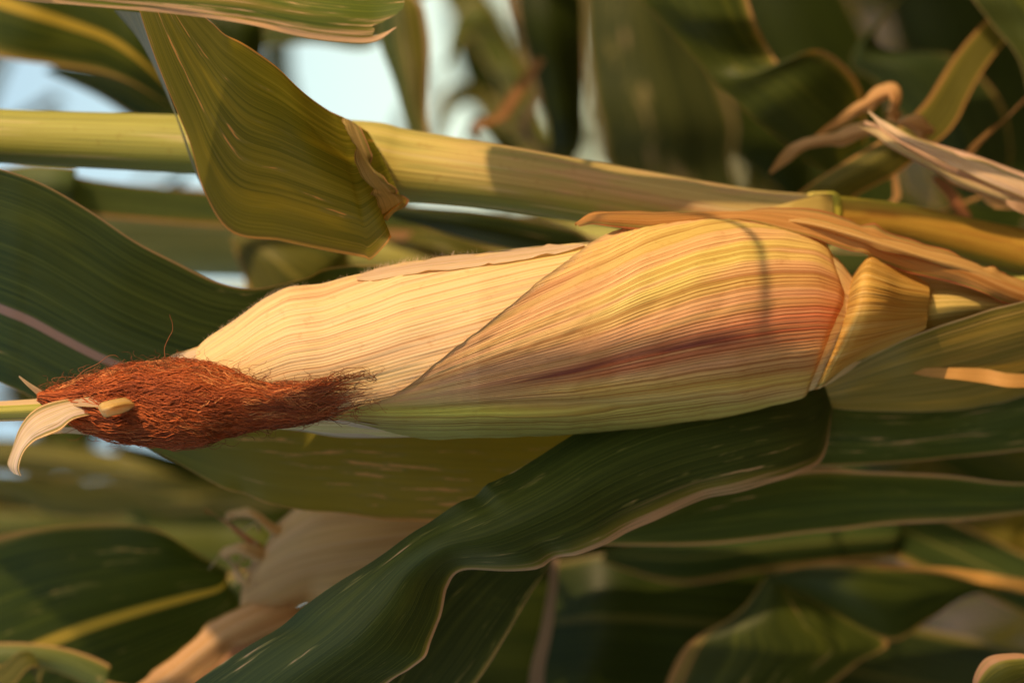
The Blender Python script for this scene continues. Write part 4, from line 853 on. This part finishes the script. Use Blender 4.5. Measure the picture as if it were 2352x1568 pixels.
# --- plant G: lower right
pg = side_plant('corn plant with a folded dark leaf below the ear base', (2500, 1900, .16), (3200, 1870, .16), .0125)
GD = leaf_mat(g1=(.024, .038, .010), g2=(.036, .052, .014), dry=(.42, .23, .08), wa=.035, wb=.02, spot=.12, freq=14, trans=.34, seed=60)
NL(pg, [((1770, 1306, .13), (1800, 1335, .13)), ((1700, 1400, .13), (1860, 1370, .13), .004), ((1600, 1462, .13), (1950, 1420, .13), .006), ((1556, 1510, .13), (2040, 1476, .13), .006), ((1520, 1600, .13), (1960, 1530, .13), .006), ((1500, 1700, .135), (1850, 1640, .135), .004), ((1600, 1850, .14), (1800, 1800, .14))],
   leaf_mat(g1=(.032, .046, .012), g2=(.045, .060, .016), dry=(.42, .24, .09), wa=.05, wb=.04, spot=.18, freq=14, trans=.34, seed=61), .62, 70, 22)
NL(pg, [((1760, 1322, .128), (1772, 1330, .128)), ((1850, 1298, .125), (1880, 1385, .13), .003), ((1960, 1292, .12), (1990, 1450, .13), .006), ((2060, 1294, .12), (2060, 1470, .13), .006), ((2180, 1308, .12), (2140, 1420, .13), .004), ((2352, 1342, .125), (2260, 1360, .13), .002), ((2500, 1380, .13), (2480, 1400, .13))],
   GD, .64, 60, 20)
NL(pg, [((2020, 1300, .115), (2020, 1306, .115)), ((2150, 1300, .112), (2150, 1316, .112)), ((2250, 1312, .110), (2250, 1340, .110)), ((2352, 1328, .110), (2352, 1362, .110)), ((2500, 1350, .12), (2500, 1390, .12))], dry_mat((.62, .34, .09), (.52, .26, .05), .3, 62, 3), .64, 40, 6, name='dry_leaf', ripple=.001, rfreq=30)
NL(pg, [((2130, 1300, .24), (2150, 1330, .24)), ((2200, 1220, .23), (2220, 1330, .23), .004), ((2300, 1190, .23), (2320, 1340, .23), .004), ((2420, 1180, .23), (2440, 1340, .23))], leaf_mat(g1=(.12, .11, .02), g2=(.18, .15, .03), dry=(.4, .3, .1), wa=.02, wb=.02, spot=.05, freq=10, trans=.4, seed=63), .70)
NL(pg, [((2236, 1600, -.01), (2250, 1620, -.01)), ((2236, 1556, -.014), (2300, 1600, -.012), .002), ((2262, 1512, -.016), (2352, 1590, -.012), .003), ((2310, 1500, -.016), (2400, 1570, -.012), .003), ((2380, 1506, -.014), (2460, 1570, -.01), .003), ((2600, 1560, .0), (2640, 1640, .0))],
   leaf_mat(g1=(.05, .058, .014), g2=(.07, .075, .02), dry=(.44, .25, .14), wa=.14, wb=.03, spot=.25, freq=12, trans=.35, seed=64), .62, 50, 16)
NL(pg, [((1400, 1255, .17), (1380, 1290, .17)), ((1600, 1220, .17), (1560, 1340, .17), .004), ((1800, 1200, .17), (1760, 1310, .17), .004), ((2050, 1190, .17), (2040, 1280, .17), .004), ((2200, 1200, .17), (2080, 1290, .17))], GM[1], .70)
NL(pg, [((1270, 1290, .20), (1240, 1600, .20)), ((1400, 1270, .19), (1330, 1600, .19), .006), ((1550, 1260, .19), (1480, 1620, .19), .008), ((1750, 1280, .19), (1700, 1650, .19), .008), ((1950, 1400, .2), (1900, 1700, .2))],
   leaf_mat(g1=(.018, .032, .007), g2=(.028, .042, .010), dry=(.25, .2, .1), wa=.02, wb=.02, spot=.08, mid=.45, midw=.03, midc=(.09, .09, .02), freq=10, trans=.3, seed=65), .64)
NL(pg, [((1285, 1280, .14), (1262, 1280, .14)), ((1280, 1350, .14), (1258, 1350, .14)), ((1268, 1450, .14), (1240, 1450, .14)), ((1250, 1560, .14), (1215, 1560, .14)), ((1260, 1700, .14), (1220, 1700, .14))], dry_mat((.34, .24, .16), (.26, .18, .12), .3, 66, 3), None, 30, 6, name='dry_leaf')

# ================================================================== rows of corn farther back
def generic(seed):
    """parts of one whole plant around the origin: list of (name, verts, faces, uv, material)"""
    r = np.random.default_rng(seed); out = []
    H = r.uniform(1.95, 2.3); lean = r.normal(0, .03, 2)
    zz = np.linspace(-.04, H, 24); c = np.stack([lean[0]*zz**2*.2, lean[1]*zz**2*.2, zz], -1)
    rad = np.interp(zz, [0, 1.2, H], [.015, .011, .003])
    a = np.linspace(0, 2*np.pi, 10, endpoint=False)
    v = c[:, None] + rad[:, None, None]*np.stack([np.cos(a), np.sin(a), 0*a], -1)[None]
    uv = np.stack([np.repeat(zz[:, None], 10, 1), np.repeat((a/6.28)[None], 24, 0)], -1)
    out.append(('stalk', v, grid_faces(24, 10, True), uv, 2))
    az = r.uniform(0, 6.28)
    for k, z in enumerate(np.linspace(.35, H-.25, 11)):
        az += np.pi + r.normal(0, .35); Lf = r.uniform(.55, .8)*(1.0 if .5 < z < 1.7 else .75); w = r.uniform(.032, .043)
        el = r.uniform(.85, 1.15); droop = r.uniform(1.6, 2.6)
        t = np.linspace(0, 1, 9); e = el - droop*t**1.3
        dx = np.concatenate([[0], np.cumsum(np.cos(e)[:-1])*Lf/8]); dz = np.concatenate([[0], np.cumsum(np.sin(e)[:-1])*Lf/8])
        p = np.array([np.interp(z, zz, c[:, 0]), np.interp(z, zz, c[:, 1]), z])
        dirv = np.array([np.cos(az), np.sin(az), 0]); sd = np.array([-np.sin(az), np.cos(az), 0])
        tw = r.normal(0, .5)*t
        ww = w*np.interp(t, [0, .15, .45, .8, 1], [.35, .8, 1, .55, .03])
        cen = p + dirv*dx[:, None] + np.array([0, 0, 1])*dz[:, None]
        nrm = -dirv*np.sin(e)[:, None] + np.array([0, 0, 1])*np.cos(e)[:, None]
        sv = sd*np.cos(tw)[:, None] + nrm*np.sin(tw)[:, None]
        ctrl = np.stack([cen - sv*ww[:, None] + nrm*ww[:, None]*.25, cen, cen + sv*ww[:, None] + nrm*ww[:, None]*.25], 1)
        g, uvl = patch_verts(ctrl, 28, 8, ripple=.006, rfreq=5, seed=seed+k)
        out.append(('leaf', g, grid_faces(28, 8), uvl, int(r.integers(0, 3))))
    return out
PROTO = []
FRONT = [(.72, .12), (.74, .42), (.98, .2), (.95, .5), (.70, .8), (1.1, .8)]  # unseen plants added on the sun side to shade the rows behind
BACK = FRONT + [(-.62, .95), (-.38, 1.15), (-.20, .80), (-.02, 1.25), (-.75, .55), (-.42, .72), (-.12, 1.0), (-.30, .9), (-.07, 1.5), (-.25, 1.35),
        (.55, 1.05), (-.9, 1.3), (-.15, 1.9), (-.5, 2.0), (.66, .70), (-.3, 2.7), (-.85, 2.7), (.75, 1.3), (-1.2, .9)]
BACK += [(-.3+.085*i + .05*math.sin(i*5.1), 9.4+.9*(i % 3)+.3*math.sin(i*2.3)) for i in range(26)]
for i, (bx, by) in enumerate(BACK):
    k = i % 4
    lb, gp_ = (('leafy corn plant in the far row against the sky', 'corn plants in the far row') if by > 5 else
               ('unseen corn plant beside the ear, on the sunny side of its row', 'corn plants beside the ear') if (bx, by) in FRONT else
               ('shaded leafy corn plant in the blurred row just behind the ear', 'corn plants just behind the ear'))
    o = plant('corn_plant', (bx, by, 0), lb, gp_)
    o.rotation_euler = (0, 0, random.uniform(0, 6.28))
    if i < 4:
        parts = []
        for (nm, vv_, ff, uu, mi) in generic(100+i):
            parts.append(mesh_obj(nm, vv_, ff, GM[mi], o, uu))
        PROTO.append(parts)
    else:
        for p_ in PROTO[k]:
            c_ = p_.copy(); COL.objects.link(c_); c_.parent = o
